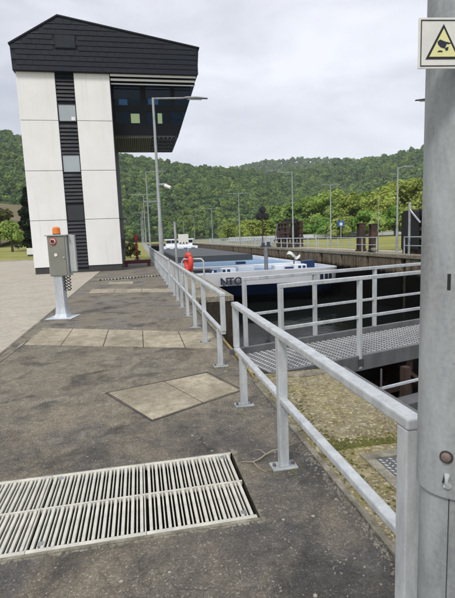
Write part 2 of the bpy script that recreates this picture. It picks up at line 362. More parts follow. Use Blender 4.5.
def arr_mesh(name, V, F, mat, parent=None, tint=None):
    """big mesh from numpy arrays; F is (n,4) quads or (n,3) tris"""
    me = bpy.data.meshes.new(name); k = F.shape[1]
    me.vertices.add(len(V)); me.vertices.foreach_set('co', V.astype(np.float32).ravel())
    me.loops.add(F.size); me.loops.foreach_set('vertex_index', F.astype(np.int32).ravel())
    me.polygons.add(len(F)); me.polygons.foreach_set('loop_start', np.arange(0, F.size, k, dtype=np.int32))
    if tint is not None:
        a = me.color_attributes.new('tint', 'FLOAT_COLOR', 'POINT'); c = np.ones((len(V), 4), np.float32); c[:, :3] = tint; a.data.foreach_set('color', c.ravel())
    me.update(calc_edges=True); me.validate(); return link(name, me, mat, parent)
def text_mesh(body, size, mat, name, parent, loc, rot, depth=0.004, xs=1.0):
    cu = bpy.data.curves.new(name, 'FONT'); cu.body = body; cu.size = size; cu.extrude = depth; cu.align_x = 'CENTER'; cu.align_y = 'CENTER'; cu.offset = size * 0.02
    tmp = bpy.data.objects.new(name, cu); COL.objects.link(tmp)
    bpy.context.view_layer.update()
    me = bpy.data.meshes.new_from_object(tmp.evaluated_get(bpy.context.evaluated_depsgraph_get()))
    bpy.data.objects.remove(tmp); bpy.data.curves.remove(cu)
    me.materials.clear(); o = link(name, me, mat, parent); o.location = loc; o.rotation_euler = rot; o.scale = (xs, 1, 1); return o
def sheet(name, xs, ys, z, mat, skip=lambda x, y: False, sub=None, zf=None):
    """horizontal sheet made of grid cells; cells whose centre is in a hole are left open"""
    b = MB(); idx = {}
    for j in range(len(ys) - 1):
        for i in range(len(xs) - 1):
            if skip((xs[i] + xs[i + 1]) / 2, (ys[j] + ys[j + 1]) / 2): continue
            q = []
            for (a, c) in ((i, j), (i + 1, j), (i + 1, j + 1), (i, j + 1)):
                if (a, c) not in idx:
                    idx[(a, c)] = len(b.v); b.v.append((xs[a], ys[c], z if zf is None else zf(xs[a], ys[c])))
                q.append(idx[(a, c)])
            b.f.append(tuple(q))
    return struct(b.build(name, mat))

# ------------------------------------------------------------------ setting : ground, quay, chamber, water
XL, XR = 2.6, 15.0          # chamber walls
XREC, YREC0, YREC1 = 1.33, 5.2, 12.6      # recess for the gate leaf
ZR = 0.28                   # right-hand quay is a little higher
ZW = -3.0
CH_END = 175.0
# wide ground reaching the horizon (left bank rises gently behind the kerb)
def gz(x, y):
    b = -0.02
    if y > 50 and x < -5: b += min(4.0, (y - 50) * 0.022) * min(1, (-5 - x) / 8)
    if x > XR: b += 0.24 + max(0, min(3.0, (x - 45) * 0.02))
    return b
xs = [-2500, -1200, -500, -200, -100, -60, -40, -30, -22, -16, -12, -8, -5, -2.25, 1.25, 2.6, 15.0, 18, 30, 45, 70, 110, 180, 300, 600, 1500, 2500]
ys = [-600, -100, -40, -20, 5.2, 12.6, 30, 36, 50, 60, 75, 90, 110, 140, 175, 230, 300, 450, 800, 1600, 2500]
def hole(x, y):
    if 2.6 < x < 15 and -40 < y < CH_END: return True
    if 1.25 < x < 2.6 and 5.2 < y < 12.6: return True
    if -2.25 < x < 2.6 and -20 < y < 36: return True
    if x < -2.25 and x > -22 and -20 < y < 50: return True
    return False
sheet('ground', xs, ys, 0, M['grass'], hole, zf=gz)
# asphalt quay (with the pit under the grating left open)
GX0, GX1, GY0, GY1 = -1.40, 0.62, 2.45, 3.33
def lin(a, b, n): return [a + (b - a) * i / n for i in range(n + 1)]
sheet('quay_asphalt', [-2.25, GX0, GX1, 1.25], [-20, 0, GY0, GY1, 8, 16, 24, 31, 40], 0.0, M['asphalt'], lambda x, y: GX0 < x < GX1 and GY0 < y < GY1)
# pale concrete path on the left with real joints : individual bays
pp = struct(MB().box(-22, -2.25, -20, 50, -0.30, -0.012).build('path', M['pit']))
yy = -6.0; k = 0
while yy < 50:
    for (a, b) in ((-5.6, -2.262), (-9.0, -5.612), (-12.4, -9.012), (-15.8, -12.412)):
        o = MB().box(a, b, yy, yy + 4.488, -0.10, 0.004 + 0.003 * random.random()).build('paving_slab', M['path'], pp, bevel=0.006)
    yy += 4.5
struct(MB().box(-22, -2.3, 50.0, 50.22, -0.2, 0.13).build('kerb', M['path']))
# coping on the chamber side of the railing
cop = MB().box(1.26, 2.6, 12.6, CH_END, -0.14, 0.012).build('coping', M['coping']); struct(cop)
MB().box(1.255, 1.30, YREC1, 60, -0.02, 0.022).build('edge_strip', M['plate'], cop)
mp_ = struct(MB().box(1.26, 2.42, -12, YREC0, -0.5, 0.004).build('mossy_platform', M['moss'], bevel=0.01))
MB().box(1.215, 1.258, -12, 5.0, -0.05, 0.014).build('edge_strip', M['mortar'], mp_)
MB().box(2.42, 2.47, -12, YREC0 - 0.05, -0.25, 0.016).build('edge_angle', M['plate'], mp_)
b = MB(); b.bar((1.285, 5.25, 0.0), (1.285, 7.2, 0.0), 0.035, 0.04); b.build('yellow_edge', M['yedge'], mp_)
MB().bar((1.285, 7.2, 0.0), (1.285, 12.6, 0.0), 0.05, 0.05).build('edge_strip', M['coping'], mp_)
# chamber walls
def chamber_wall(name, x0, x1, ya, yb, zt):
    w = struct(MB().box(x0, x1, ya, yb, -9, zt).build(name, M['wall'])); return w
chamber_wall('left_wall', 0.9, 1.30, YREC0, YREC1, -0.03)
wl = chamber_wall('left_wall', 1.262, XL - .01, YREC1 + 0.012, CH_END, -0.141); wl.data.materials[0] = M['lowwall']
chamber_wall('left_wall', 1.262, 2.418, -12, YREC0 - 0.002, -0.03)
# right wall : panels between dark recessed fender slots
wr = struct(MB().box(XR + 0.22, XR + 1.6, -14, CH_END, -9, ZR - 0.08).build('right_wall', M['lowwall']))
yy = 8.0; i = 0
while yy < CH_END:
    wlen = 3.72 if i % 3 else 3.45
    MB().box(XR, XR + 0.25, yy, yy + wlen, -9, ZR - 0.22 - 0.02 * random.random()).build('wall_panel', M['wall'], wr, bevel=0.03)
    yy += 4.0; i += 1
MB().box(XR - 0.06, XR + 1.7, -14, CH_END, ZR - 0.22, ZR).build('coping', M['coping'], wr, bevel=0.02)
struct(MB().box(XR + 1.7, 26, -14, CH_END + 2, -0.5, ZR - 0.012).build('right_quay', M['path']))
struct(MB().box(1.3, 15.2, CH_END, CH_END + 2, -9, 0.0).build('chamber_end_wall', M['wall']))
sheet('water', lin(0.8, XR + 0.5, 2), lin(-40, CH_END + 1, 4), ZW, M['water'])

# ------------------------------------------------------------------ terrain and hills
def interp(az, tab):
    return float(np.interp(az, [t[0] for t in tab], [t[1] for t in tab]))
HILLS = {
  'near_hill': dict(tab=[(-75, .30), (-30, .27), (-14.3, .2225), (-8, .203), (-1.7, .184), (2, .1735), (8, .1545), (13, .146), (19, .125), (25, .100), (34, .06), (45, .0)], r0=300, r1=640, az=(-75, 45), tree=9.0),
  'right_hill': dict(tab=[(5, .02), (12, .09), (19, .136), (25, .145), (29.6, .149), (34.4, .158), (50, .18), (70, .18)], r0=420, r1=820, az=(5, 70), tree=9.5),
  'far_hill': dict(tab=[(-5, .10), (5, .125), (12, .147), (16, .1595), (20.4, .1600), (25.7, .153), (28, .142), (35, .13), (45, .12)], r0=950, r1=1500, az=(-5, 45), tree=13.0),
}
def hill_z(h, az, r):
    d = HILLS[h]; ridge = interp(az, d['tab']) * d['r1'] - d['tree'] * 0.85 + 1.7
    t = (r - d['r0']) / (d['r1'] - d['r0'])
    w = 0.5 * math.sin(az * 0.9 + r * 0.012) + 0.5 * math.sin(az * 0.37 - r * 0.007 + 2)
    if t <= 0: return -1.0
    if t <= 1: z = ridge * (t ** 1.05) * (1 + 0.07 * w * (1 - t))
    else: z = ridge * (1 - 0.10 * (t - 1))
    return z
def polar(az, r): return r * math.sin(R_(az)), r * math.cos(R_(az))
for h, d in HILLS.items():
    azs = np.linspace(d['az'][0], d['az'][1], 70); rs = np.linspace(d['r0'], d['r1'] * 1.5, 30)
    V = []; F = []
    for a in azs:
        for r in rs:
            x, y = polar(a, r); V.append((x, y, hill_z(h, a, r)))
    n = len(rs)
    for i in range(len(azs) - 1):
        for j in range(n - 1): F.append((i * n + j, i * n + j + 1, (i + 1) * n + j + 1, (i + 1) * n + j))
    o = arr_mesh(h, np.array(V), np.array(F), M['hillsoil']); struct(o)
# rough slope at far left in front of the woods
V = []; F = []
for i in range(21):
    for j in range(13):
        x = -130 + i * 5.0; y = 100 + j * 12
        V.append((x, y, 1.2 + j * 1.55 + max(0, -40 - x) * 0.10 + math.sin(i * 0.8 + j) * 0.3 - max(0, (x + 45)) * 0.02 * j))
for i in range(20):
    for j in range(12): F.append((i * 13 + j, (i + 1) * 13 + j, (i + 1) * 13 + j + 1, i * 13 + j + 1))
struct(arr_mesh('field_slope', np.array(V), np.array(F), M['field']))

# crowns -------------------------------------------------------------
def crown_proto(nq, size, seed, core=True, squash=0.9, up=0.35):
    """leaf cards spread over a lumpy unit crown -> (V, quads)"""
    g = np.random.default_rng(seed)
    lump = g.normal(size=(7, 3)); lump /= np.linalg.norm(lump, axis=1)[:, None]; lump[:, 2] = np.abs(lump[:, 2]) * 0.8
    d = g.normal(size=(nq, 3)); d /= np.linalg.norm(d, axis=1)[:, None]; d[:, 2] = np.where(d[:, 2] < -0.45, -d[:, 2], d[:, 2])
    bumpv = np.max(np.clip(d @ lump.T, 0, 1) ** 3, axis=1)
    rad = (0.62 + 0.36 * bumpv) * (0.84 + 0.2 * g.random(nq)); c = d * rad[:, None]; c[:, 2] *= squash
    nrm = d * 0.8 + g.normal(size=(nq, 3)) * 0.45; nrm[:, 2] += up; nrm /= np.linalg.norm(nrm, axis=1)[:, None]
    t = np.cross(nrm, g.normal(size=(nq, 3))); t /= np.linalg.norm(t, axis=1)[:, None]; b2 = np.cross(nrm, t)
    s = size * (0.6 + 0.8 * g.random(nq))[:, None]
    V = np.stack([c - t * s - b2 * s * 0.7, c + t * s - b2 * s * 0.7, c + t * s * 0.8 + b2 * s * 0.7, c - t * s * 0.8 + b2 * s * 0.7], 1).reshape(-1, 3)
    F = np.arange(nq * 4).reshape(-1, 4)
    if core:     # rough inner body so the crown is not see-through everywhere
        cv = []; cf = []; na, nb = 7, 4
        for j in range(nb + 1):
            ph = math.pi * (j / nb) - math.pi / 2
            for i in range(na):
                a = 2 * math.pi * i / na; q = np.array([math.cos(ph) * math.cos(a), math.cos(ph) * math.sin(a), math.sin(ph)])
                rr = 0.56 + 0.22 * max(0, (lump @ q).max()) ** 3; cv.append((q * rr * np.array([1, 1, squash])))
        for j in range(nb):
            for i in range(na): cf.append((j * na + i, j * na + (i + 1) % na, (j + 1) * na + (i + 1) % na, (j + 1) * na + i))
        F = np.vstack([F, np.array(cf) + len(V)]); V = np.vstack([V, np.array(cv)])
    return V, F
PROTOS = [crown_proto(64, 0.17, 100 + i, squash=random.uniform(.8, 1.25)) for i in range(8)]
def forest(name, h, spacing, rad, label):
    d = HILLS[h]; Vs = []; Fs = []; Ts = []; off = 0
    view = (max(d['az'][0], -19), min(d['az'][1], 42))
    r = d['r0'] + 4
    while r < d['r1'] + spacing * 2.5:
        a = view[0] + random.random()
        step = math.degrees(spacing / r)
        while a < view[1]:
            aa = a + random.uniform(-.45, .45) * step; rr = r + random.uniform(-.5, .5) * spacing
            a += step
            if interp(aa, d['tab']) < 0.03: continue
            z = hill_z(h, aa, rr)
            if z < 0.5 and h != 'near_hill': continue
            x, y = polar(aa, rr); s = rad * random.choice((0.5, 0.65, 0.85, 1.0, 1.1, 1.3, 1.55) if h != 'far_hill' else (.75, .9, 1.0, 1.1)) * random.uniform(0.9, 1.1)
            P, F = PROTOS[random.randrange(8)]
            ca, sa = math.cos(random.uniform(0, 6.28)), 0; ang = random.uniform(0, 6.28); ca, sa = math.cos(ang), math.sin(ang)
            hz = s * random.uniform(0.9, 1.35)
            Q = np.empty_like(P); Q[:, 0] = (P[:, 0] * ca - P[:, 1] * sa) * s + x; Q[:, 1] = (P[:, 0] * sa + P[:, 1] * ca) * s + y; Q[:, 2] = P[:, 2] * hz + z + hz * 0.8
            Vs.append(Q); Fs.append(F + off); off += len(Q)
            br = random.uniform(0.78, 1.22); wm = random.random()
            if wm > 0.80: tn = (1.45 * br, 1.32 * br, 0.95 * br)
            elif wm < 0.25: tn = (0.74 * br, 0.84 * br, 0.92 * br)
            else: tn = (br, br, br)
            Ts.append(np.tile(np.array(tn, np.float32), (len(Q), 1)))
        r += spacing * 0.85
    o = arr_mesh(name, np.vstack(Vs), np.vstack(Fs), M['forest'], None, np.vstack(Ts)); tag(o, label, 'woodland', None, 'stuff')
    print(name, len(Vs), 'crowns')
forest('near_woodland', 'near_hill', 5.3, 3.1, 'dense green woodland covering the hillside behind the tower and lock')
forest('right_woodland', 'right_hill', 7.6, 4.4, 'green woodland on the hillside rising towards the right edge')
forest('far_woodland', 'far_hill', 14.0, 7.2, 'distant bluish wooded ridge in the middle of the skyline')

def leaf_crown(center, rx, ry, rz, nq, size, seed, squash=1.0):
    V, F = crown_proto(nq, size / rx, seed, core=True, squash=1.0)
    g = np.random.default_rng(seed + 5)
    # extra inner leaves and sub-lobes
    parts = [(V, F)]
    V2 = V * np.array([rx, ry, rz]) + np.array(center)
    return V2, F
def deciduous(name, label, x, y, z, hgt, wid, mat, seed, group=None, tint=(1, 1, 1), trunk_h=0.25, nq=420, leaf=0.38, cat='tree'):
    rr = random.Random(seed); t = thing(name, label, cat, (x, y, z), group)
    th = hgt * trunk_h; b = MB()
    b.tube([(0, 0, -0.4), (0.03, 0, th * 0.5), (0.0, 0.05, th), (0.05, 0, hgt * 0.6)], [wid * 0.055, wid * 0.042, wid * 0.035, wid * 0.012], 8)
    for k in range(5):
        a = rr.uniform(0, 6.28); b.tube([(0, 0, th * rr.uniform(0.8, 1.4)), (math.cos(a) * wid * .16, math.sin(a) * wid * .16, hgt * .45), (math.cos(a) * wid * .3, math.sin(a) * wid * .3, hgt * rr.uniform(.55, .75))], [wid * .022, wid * .015, wid * .006], 6)
    b.build('trunk', M['bark'], t, smooth=True)
    Vs = []; Fs = []; Ts = []; off = 0; nl = 18
    for k in range(nl):
        a = rr.uniform(0, 6.28); q = k / (nl - 1)
        rad = wid * 0.5 * (0.0 if k == nl - 1 else 0.72) * (1 - 0.6 * max(0, q - 0.35)) * rr.uniform(.45, 1.1)
        cz = th * 0.9 + (hgt - th) * (0.16 + 0.68 * q); s = wid * (0.26 - 0.07 * q) * rr.uniform(.75, 1.25)
        V, F = crown_proto(nq // nl + 20, leaf / s, seed * 31 + k, core=(k % 2 == 0))
        sz = min(s * 1.05, hgt - cz) if hgt - cz > 0.3 * s else 0.3 * s
        V = V * np.array([s, s, sz]) + np.array([math.cos(a) * rad, math.sin(a) * rad, cz])
        Vs.append(V); Fs.append(F + off); off += len(V); br = rr.uniform(.8, 1.18)
        Ts.append(np.tile(np.array(tint) * br, (len(V), 1)))
    arr_mesh('crown', np.vstack(Vs), np.vstack(Fs), mat, t, np.vstack(Ts))
    return t

# ------------------------------------------------------------------ control tower
def tower():
    T0 = (-3.35, 26.7, 0.0)
    t = thing('control_tower', 'tall white lock control tower with dark slate gable and overhanging glazed cabin', 'building', T0)
    W = lambda o: (setattr(o, 'location', tuple(-c for c in T0)), o)[1]
    def P(mb, name, mat, parent=t, **k):
        o = mb.build(name, mat, parent, **k)
        if parent is t: W(o)
        return o
    Y0, Y1 = 26.7, 33.5; XA, XB, SA, SB = -5.76, -0.97, -3.82, -2.84
    core = P(MB().box(XA + 0.08, XB - 0.03, Y0 + 0.12, Y1, 0.0, 10.78), 'wall', M['plinth'])
    P(MB().box(XA + 0.03, SA, Y0 + 0.05, Y0 + 0.3, 0, 0.36), 'plinth', M['plinth']); P(MB().box(SB, XB - 0.03, Y0 + 0.05, Y0 + 0.3, 0, 0.36), 'plinth', M['plinth'])
    zs = [0.36, 2.96, 5.63, 8.27, 10.79]
    for (a, b) in ((XA, SA), (SB, XB)):
        for z0, z1 in zip(zs[:-1], zs[1:]):
            P(MB().box(a, b, Y0, Y0 + 0.14, z0 + 0.012, z1 - 0.012), 'wall_panel', M['white'], bevel=0.012)
    for z0, z1 in zip(zs[:-1], zs[1:]):     # side walls, each storey a pair of panels
        for k in range(3):
            y0 = Y0 + 0.15 + k * 2.2
            P(MB().box(XB - 0.05, XB + 0.02, y0, y0 + 2.18, z0 + 0.012, z1 - 0.012), 'wall_panel', M['plinth'], bevel=0.01)
            P(MB().box(XA - 0.02, XA + 0.09, y0, y0 + 2.18, z0 + 0.012, z1 - 0.012), 'wall_panel', M['white'], bevel=0.01)
    # stair strip : louvres and three windows
    wins = [(2.93, 3.77, 'paneb'), (5.57, 6.46, 'pane'), (8.26, 9.12, 'pane')]
    P(MB().box(SA, SB, Y0 + 0.10, Y0 + 0.16, 0.2, 10.78), 'stair_strip', M['frame'])
    z = 0.28
    while z < 10.6:
        if not any(w0 - 0.2 < z < w1 for w0, w1, _ in wins):
            b = MB(); b.add([(SA + .02, Y0 + .10, z), (SB - .02, Y0 + .10, z), (SB - .02, Y0 + .015, z + .03), (SA + .02, Y0 + .015, z + .03),
                             (SA + .02, Y0 + .10, z + .185), (SB - .02, Y0 + .10, z + .185), (SB - .02, Y0 + .075, z + .185), (SA + .02, Y0 + .075, z + .185)],
                            [(0, 1, 2, 3), (3, 2, 6, 7), (7, 6, 5, 4), (0, 3, 7, 4), (1, 5, 6, 2), (0, 4, 5, 1)])
            P(b, 'louvre_slat', M['louvre'])
        z += 0.20
    for w0, w1, mt in wins:
        f = P(MB().box(SA + .0, SB - .0, Y0 + .04, Y0 + .11, w0 - .05, w0 + 0.0).box(SA, SB, Y0 + .04, Y0 + .11, w1, w1 + .05).box(SA, SA + .05, Y0 + .04, Y0 + .11, w0, w1).box(SB - .05, SB, Y0 + .04, Y0 + .11, w0, w1), 'window', M['frame'])
        MB().box(SA + .05, SB - .05, Y0 + .07, Y0 + .09, w0, w1).build('pane', M[mt], f)
        if mt == 'pane' and w0 > 8: MB().box(SB - .30, SB - .1, Y0 + .055, Y0 + .065, w0 + .03, w0 + .22).build('notice', M['white'], f)
    # roof : slate clad gable block overhanging to the right
    RY = 26.5
    poly = [(-5.85, 10.72), (3.86, 10.72), (3.98, 12.14), (-3.41, 13.46), (-5.88, 12.0)]
    r = P(MB().prism([(x, RY, z) for x, z in poly], (0, 9.0, 0)), 'roof', M['slate']); fixn(r)
    sh = MB(); rowh, sw = 0.26, 0.42; row = 0; z = 10.74
    def topz(x): return 12.0 + (x + 5.88) / 2.47 * 1.46 if x < -3.41 else 13.46 - (x + 3.41) / 7.39 * 1.32
    while z < 13.4:
        x = -5.84 + (0.21 if row % 2 else 0)
        while x < 3.84:
            w = sw - 0.015; xr = min(x + w, 3.90); tz = min(topz(x + .02), topz(xr - .02))
            z1 = min(z + rowh + .02, tz - .01)
            if z1 - z > 0.06 and not (-3.64 < x + w / 2 < -2.56 and 11.75 < z + .13 < 12.6):
                j = random.uniform(0, .008)
                sh.add([(x, RY - .030 - j, z), (xr, RY - .030 - j, z), (xr, RY - .006, z1), (x, RY - .006, z1), (x, RY - .004, z), (xr, RY - .004, z)],
                       [(0, 1, 2, 3), (0, 4, 5, 1)])
            x += sw
        z += rowh; row += 1
    s = sh.build('slate_shingles', M['slate'], r); s['kind'] = 'stuff'
    g = MB().prism([(-5.93, RY - .05, 11.96), (-3.41, RY - .05, 13.45), (-3.41, RY - .05, 13.53), (-5.95, RY - .05, 12.04)], (0, 9.1, 0)).build('verge_board', M['frame'], r); fixn(g)
    g = MB().prism([(-3.409, RY - .05, 13.45), (4.02, RY - .05, 12.12), (4.03, RY - .05, 12.20), (-3.409, RY - .05, 13.53)], (0, 9.1, 0)).build('verge_board', M['frame'], r); fixn(g)
    v = MB().box(-3.64, -2.58, RY - .05, RY - .0, 11.86, 12.54).build('vent_window', M['frame'], r)
    b = MB().box(-3.60, -2.62, RY - .065, RY - .05, 11.90, 12.50).build('pane', M['paneb'], r)
    P(MB().box(-.94, 3.84, 26.52, 35.4, 10.715, 10.719), 'soffit', M['frame'])
    # cabin : flared body hollow behind the glass
    CB = 32.4
    c = P(MB().prism([(-0.94, CB, 7.65), (2.70, CB, 7.65), (3.86, CB, 10.65), (-0.94, CB, 10.65)], (0, 0.15, 0)), 'cabin_back_wall', M['interior']); fixn(c)
    c = P(MB().prism([(2.72, 28.1, 7.65), (2.58, 28.1, 7.65), (3.74, 28.1, 10.65), (3.86, 28.1, 10.65)], (0, 4.29, 0)), 'cabin_side_wall', M['frame']); fixn(c)
    P(MB().box(-0.94, 2.57, 28.1, CB - .002, 7.72, 7.80), 'cabin_floor', M['interior'])
    # front face leans outwards; work in (x, z) on the plane y = yz(z)
    def yf(z): return 28.15 - (z - 7.65) / 3.0 * 0.45
    def xr_(z): return 2.73 + (z - 7.65) / 3.0 * 1.13
    def pan(x0, x1, z0, z1, off, th, name, mat, parent=None, right=False):
        xa, xb = (xr_(z0), xr_(z1)) if right else (x1, x1)
        q = [(x0, yf(z0) + off, z0), (xa, yf(z0) + off, z0), (xb, yf(z1) + off, z1), (x0, yf(z1) + off, z1)]
        o = MB().prism(q, (0, th, 0)).build(name, mat, parent or t); fixn(o)
        if parent is None: W(o)
        return o
    # opaque bands
    pan(-.94, 0, 7.66, 8.48, 0, .08, 'spandrel_panel', M['frame'], right=True)
    pan(-.94, 0, 9.14, 9.44, 0, .08, 'spandrel_panel', M['frame'], right=True)
    pan(-.94, 0, 10.58, 10.655, 0, .08, 'head_panel', M['frame'], right=True)
    for (z0, z1) in ((8.48, 9.14), (9.44, 10.58)):
        for xa, xb in ((-.94, -.82), (.66, .96), (2.10 + (0 if z0 < 9 else .3), 2.32 + (0 if z0 < 9 else .3))):
            pan(xa, xb, z0, z1, -.01, .09, 'mullion', M['frame'])
        x3 = 2.32 + (0 if z0 < 9 else .3)
        for xa, xb, rt in ((-.82, .66, False), (.96, x3 - .22, False), (x3, 0, True)):
            pan(xa, xb, z0, z1, .03, .012, 'window_pane', M['glass'], right=rt)
    for k, (za, zb) in enumerate(((10.60, 10.71), (10.42, 10.53), (10.28, 10.34))):
        P(MB().box(-.92, 3.78 - k * .05, 26.62 + k * .16, 26.66 + k * .16, za, zb), 'sunblind_slat', M['white'])
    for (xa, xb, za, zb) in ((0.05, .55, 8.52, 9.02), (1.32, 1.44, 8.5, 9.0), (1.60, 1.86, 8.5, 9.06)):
        pan(xa, xb, za, zb, .10, .02, 'yellow_reflection', M['yellow'])  # added glowing panels that give the lower panes their yellow reflections
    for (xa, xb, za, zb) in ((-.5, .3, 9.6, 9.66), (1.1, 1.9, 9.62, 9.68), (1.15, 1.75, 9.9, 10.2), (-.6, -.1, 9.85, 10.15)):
        P(MB().box(xa, xb, 29.2, 29.3, za, zb), 'blue_reflection', M['blueglow'])  # added glowing boxes, stand in for bluish sky reflection in the upper panes
    x = -.92; k = 0
    while x < 2.62:       # slatted underside, boards running back from the glass
        m = M['slats'] if x < 1.1 else M['slatg']
        if x < 1.1: P(MB().box(x, x + .085, 28.05, CB, 7.655, 7.70), 'soffit_slat', m)
        else:
            for q in range(4): P(MB().box(x, x + .085, 28.05 + q * 1.08 + (.5 if k % 2 else 0) * .3, 28.05 + q * 1.08 + .92, 7.655, 7.70), 'soffit_slat', m)
        x += .125; k += 1
    # wall lamps / brackets on the quay-side wall
    P(MB().box(-.95, -.55, 27.2, 27.3, 2.9, 3.0).box(-.62, -.52, 27.15, 27.35, 2.55, 2.92), 'wall_lamp', M['lampd'])
    P(MB().box(-.95, -.75, 28.0, 28.2, 1.2, 1.8), 'meter_box', M['lampd'])
tower()

# ------------------------------------------------------------------ railings
def base_plate(b, x, y, z=0.0): b.box(x - .10, x + .10, y - .065, y + .065, z, z + .014)
def quay_rail(label, x, y0, y1, posts, H=1.02, near_open=True, inset0=0.0, inset1=0.0, w=.072, group='quay railings', bev=.008):
    t = thing('quay_railing', label, 'railing', (x, (y0 + y1) / 2, 0), group); oy = -(y0 + y1) / 2
    MB().box(-w / 2, w / 2, y0 + oy, y1 + oy, H - .045, H).build('top_rail', M['galv'], t, bevel=bev)
    MB().box(-w / 2 + .008, w / 2 - .008, y0 + oy + (.02 if inset0 else .03), y1 + oy - .02, .50, .54).build('mid_rail', M['galv'], t, bevel=bev)
    for end, ins in ((y0, inset0), (y1, inset1)):
        if ins:
            d = 1 if end == y0 else -1; ya, yb = sorted((end + oy + d * .004, end + oy + d * .068))
            MB().box(-.030, .030, ya, yb, .54, H - .045).build('end_upright', M['galv'], t, bevel=bev)
    for p in posts:
        yy = p + oy
        ins = (inset0 and abs(p - y0) < inset0 + .05) or (inset1 and abs(p - y1) < inset1 + .05)
        top = .50 if ins else H - .045
        hx = w / 2 - .002; q = MB()
        if ins: q.box(-hx, hx, yy - .030, yy + .030, .014, .50)
        else: q.box(-hx, hx, yy - .034, yy + .034, .014, H - .045)
        po = q.build('post', M['galv'], t, bevel=bev * .7)
        b = MB(); b.box(-.095, .095, yy - .06, yy + .06, .0, .014); b.build('base_plate', M['galvpole'], po, bevel=.003)
        bb = MB()
        for sx in (-.072, .072): bb.tube([(sx, yy, .014), (sx, yy, .034)], .013, 6)
        bb.build('bolts', M['plate'], po)
    return t
quay_rail('galvanised handrail nearest the camera, running from the lamp pole past the grating', .95, 1.40, 4.58, [1.44, 3.0, 4.27], inset1=.31)
quay_rail('short galvanised handrail beyond the walkway entrance, with the red lifebuoy behind its far end', .97, 5.36, 14.6, [5.72, 7.1, 8.42, 9.75, 11.05, 12.3, 13.5, 14.55], inset0=.36)
for k, (a, b) in enumerate(((24.0, 34.0), (34.3, 46.0), (46.3, 66.0), (66.3, 96.0), (96.3, 140.0))):
    n = int((b - a) / 2) ; names = ['from the tower lamp post onwards', 'past the red floor stand', 'between the second and third lamp posts', 'between the third and fifth lamp posts', 'at the far end of the left quay']
    quay_rail('distant galvanised handrail on the left quay ' + names[k], .97 + .05 * k, a, b, [a + .05 + i * (b - a - .1) / n for i in range(n + 1)], bev=0.0)
quay_rail('galvanised handrail between the lifebuoy and the tower lamp post', .97, 15.6, 23.6, [15.65 + i * 1.32 for i in range(7)], bev=.004)

# ladder guard with lifebuoy
t = thing('ladder_guard_rail', 'small bent galvanised guard rail at the chamber ladder beside the lifebuoy', 'railing', (1.75, 14.4, 0))
MB().tube([(-.42, .0, 0.01), (-.42, 0, .95), (-.36, 0, 1.04), (.16, -.35, 1.04), (.22, -.38, .96), (.22, -.38, .01)], .028, 8).build('hoop', M['galv'], t, smooth=True)
MB().tube([(-.42, 0, .52), (.22, -.38, .52)], .022, 8).build('mid_rail', M['galv'], t, smooth=True)
t = thing('lifebuoy', 'red orange lifebuoy hanging on the rail by the chamber edge', 'lifebuoy', (1.52, 14.2, .93))
b = MB(); n, m_ = 28, 10; Rr, rr = .26, .075
th = R_(80)
ex = Vector((math.cos(th), -math.sin(th), 0)); ez = Vector((0, 0, 1)); en = Vector((math.sin(th), math.cos(th), 0))
for i in range(n):
    a = 2 * math.pi * i / n; c = ex * math.cos(a) + ez * math.sin(a)
    for j in range(m_):
        q = 2 * math.pi * j / m_; b.v.append(tuple(c * (Rr + rr * math.cos(q)) + en * rr * math.sin(q)))
for i in range(n):
    for j in range(m_): b.f.append((i * m_ + j, ((i + 1) % n) * m_ + j, ((i + 1) % n) * m_ + (j + 1) % m_, i * m_ + (j + 1) % m_))
fixn(b.build('ring', M['orange'], t, smooth=True))
b = MB()
for k in range(4):
    a = math.pi / 4 + k * math.pi / 2; c = (ex * math.cos(a) + ez * math.sin(a)) * Rr; tt = (ex * -math.sin(a) + ez * math.cos(a)) * .03
    MB().tube([c - tt, c + tt], rr * 1.04, 10).build('band', M['red'], t)
MB().tube([ez * .36, ez * .42 + en * .02, ez * .46], .012, 6).build('hanger', M['galv'], t)

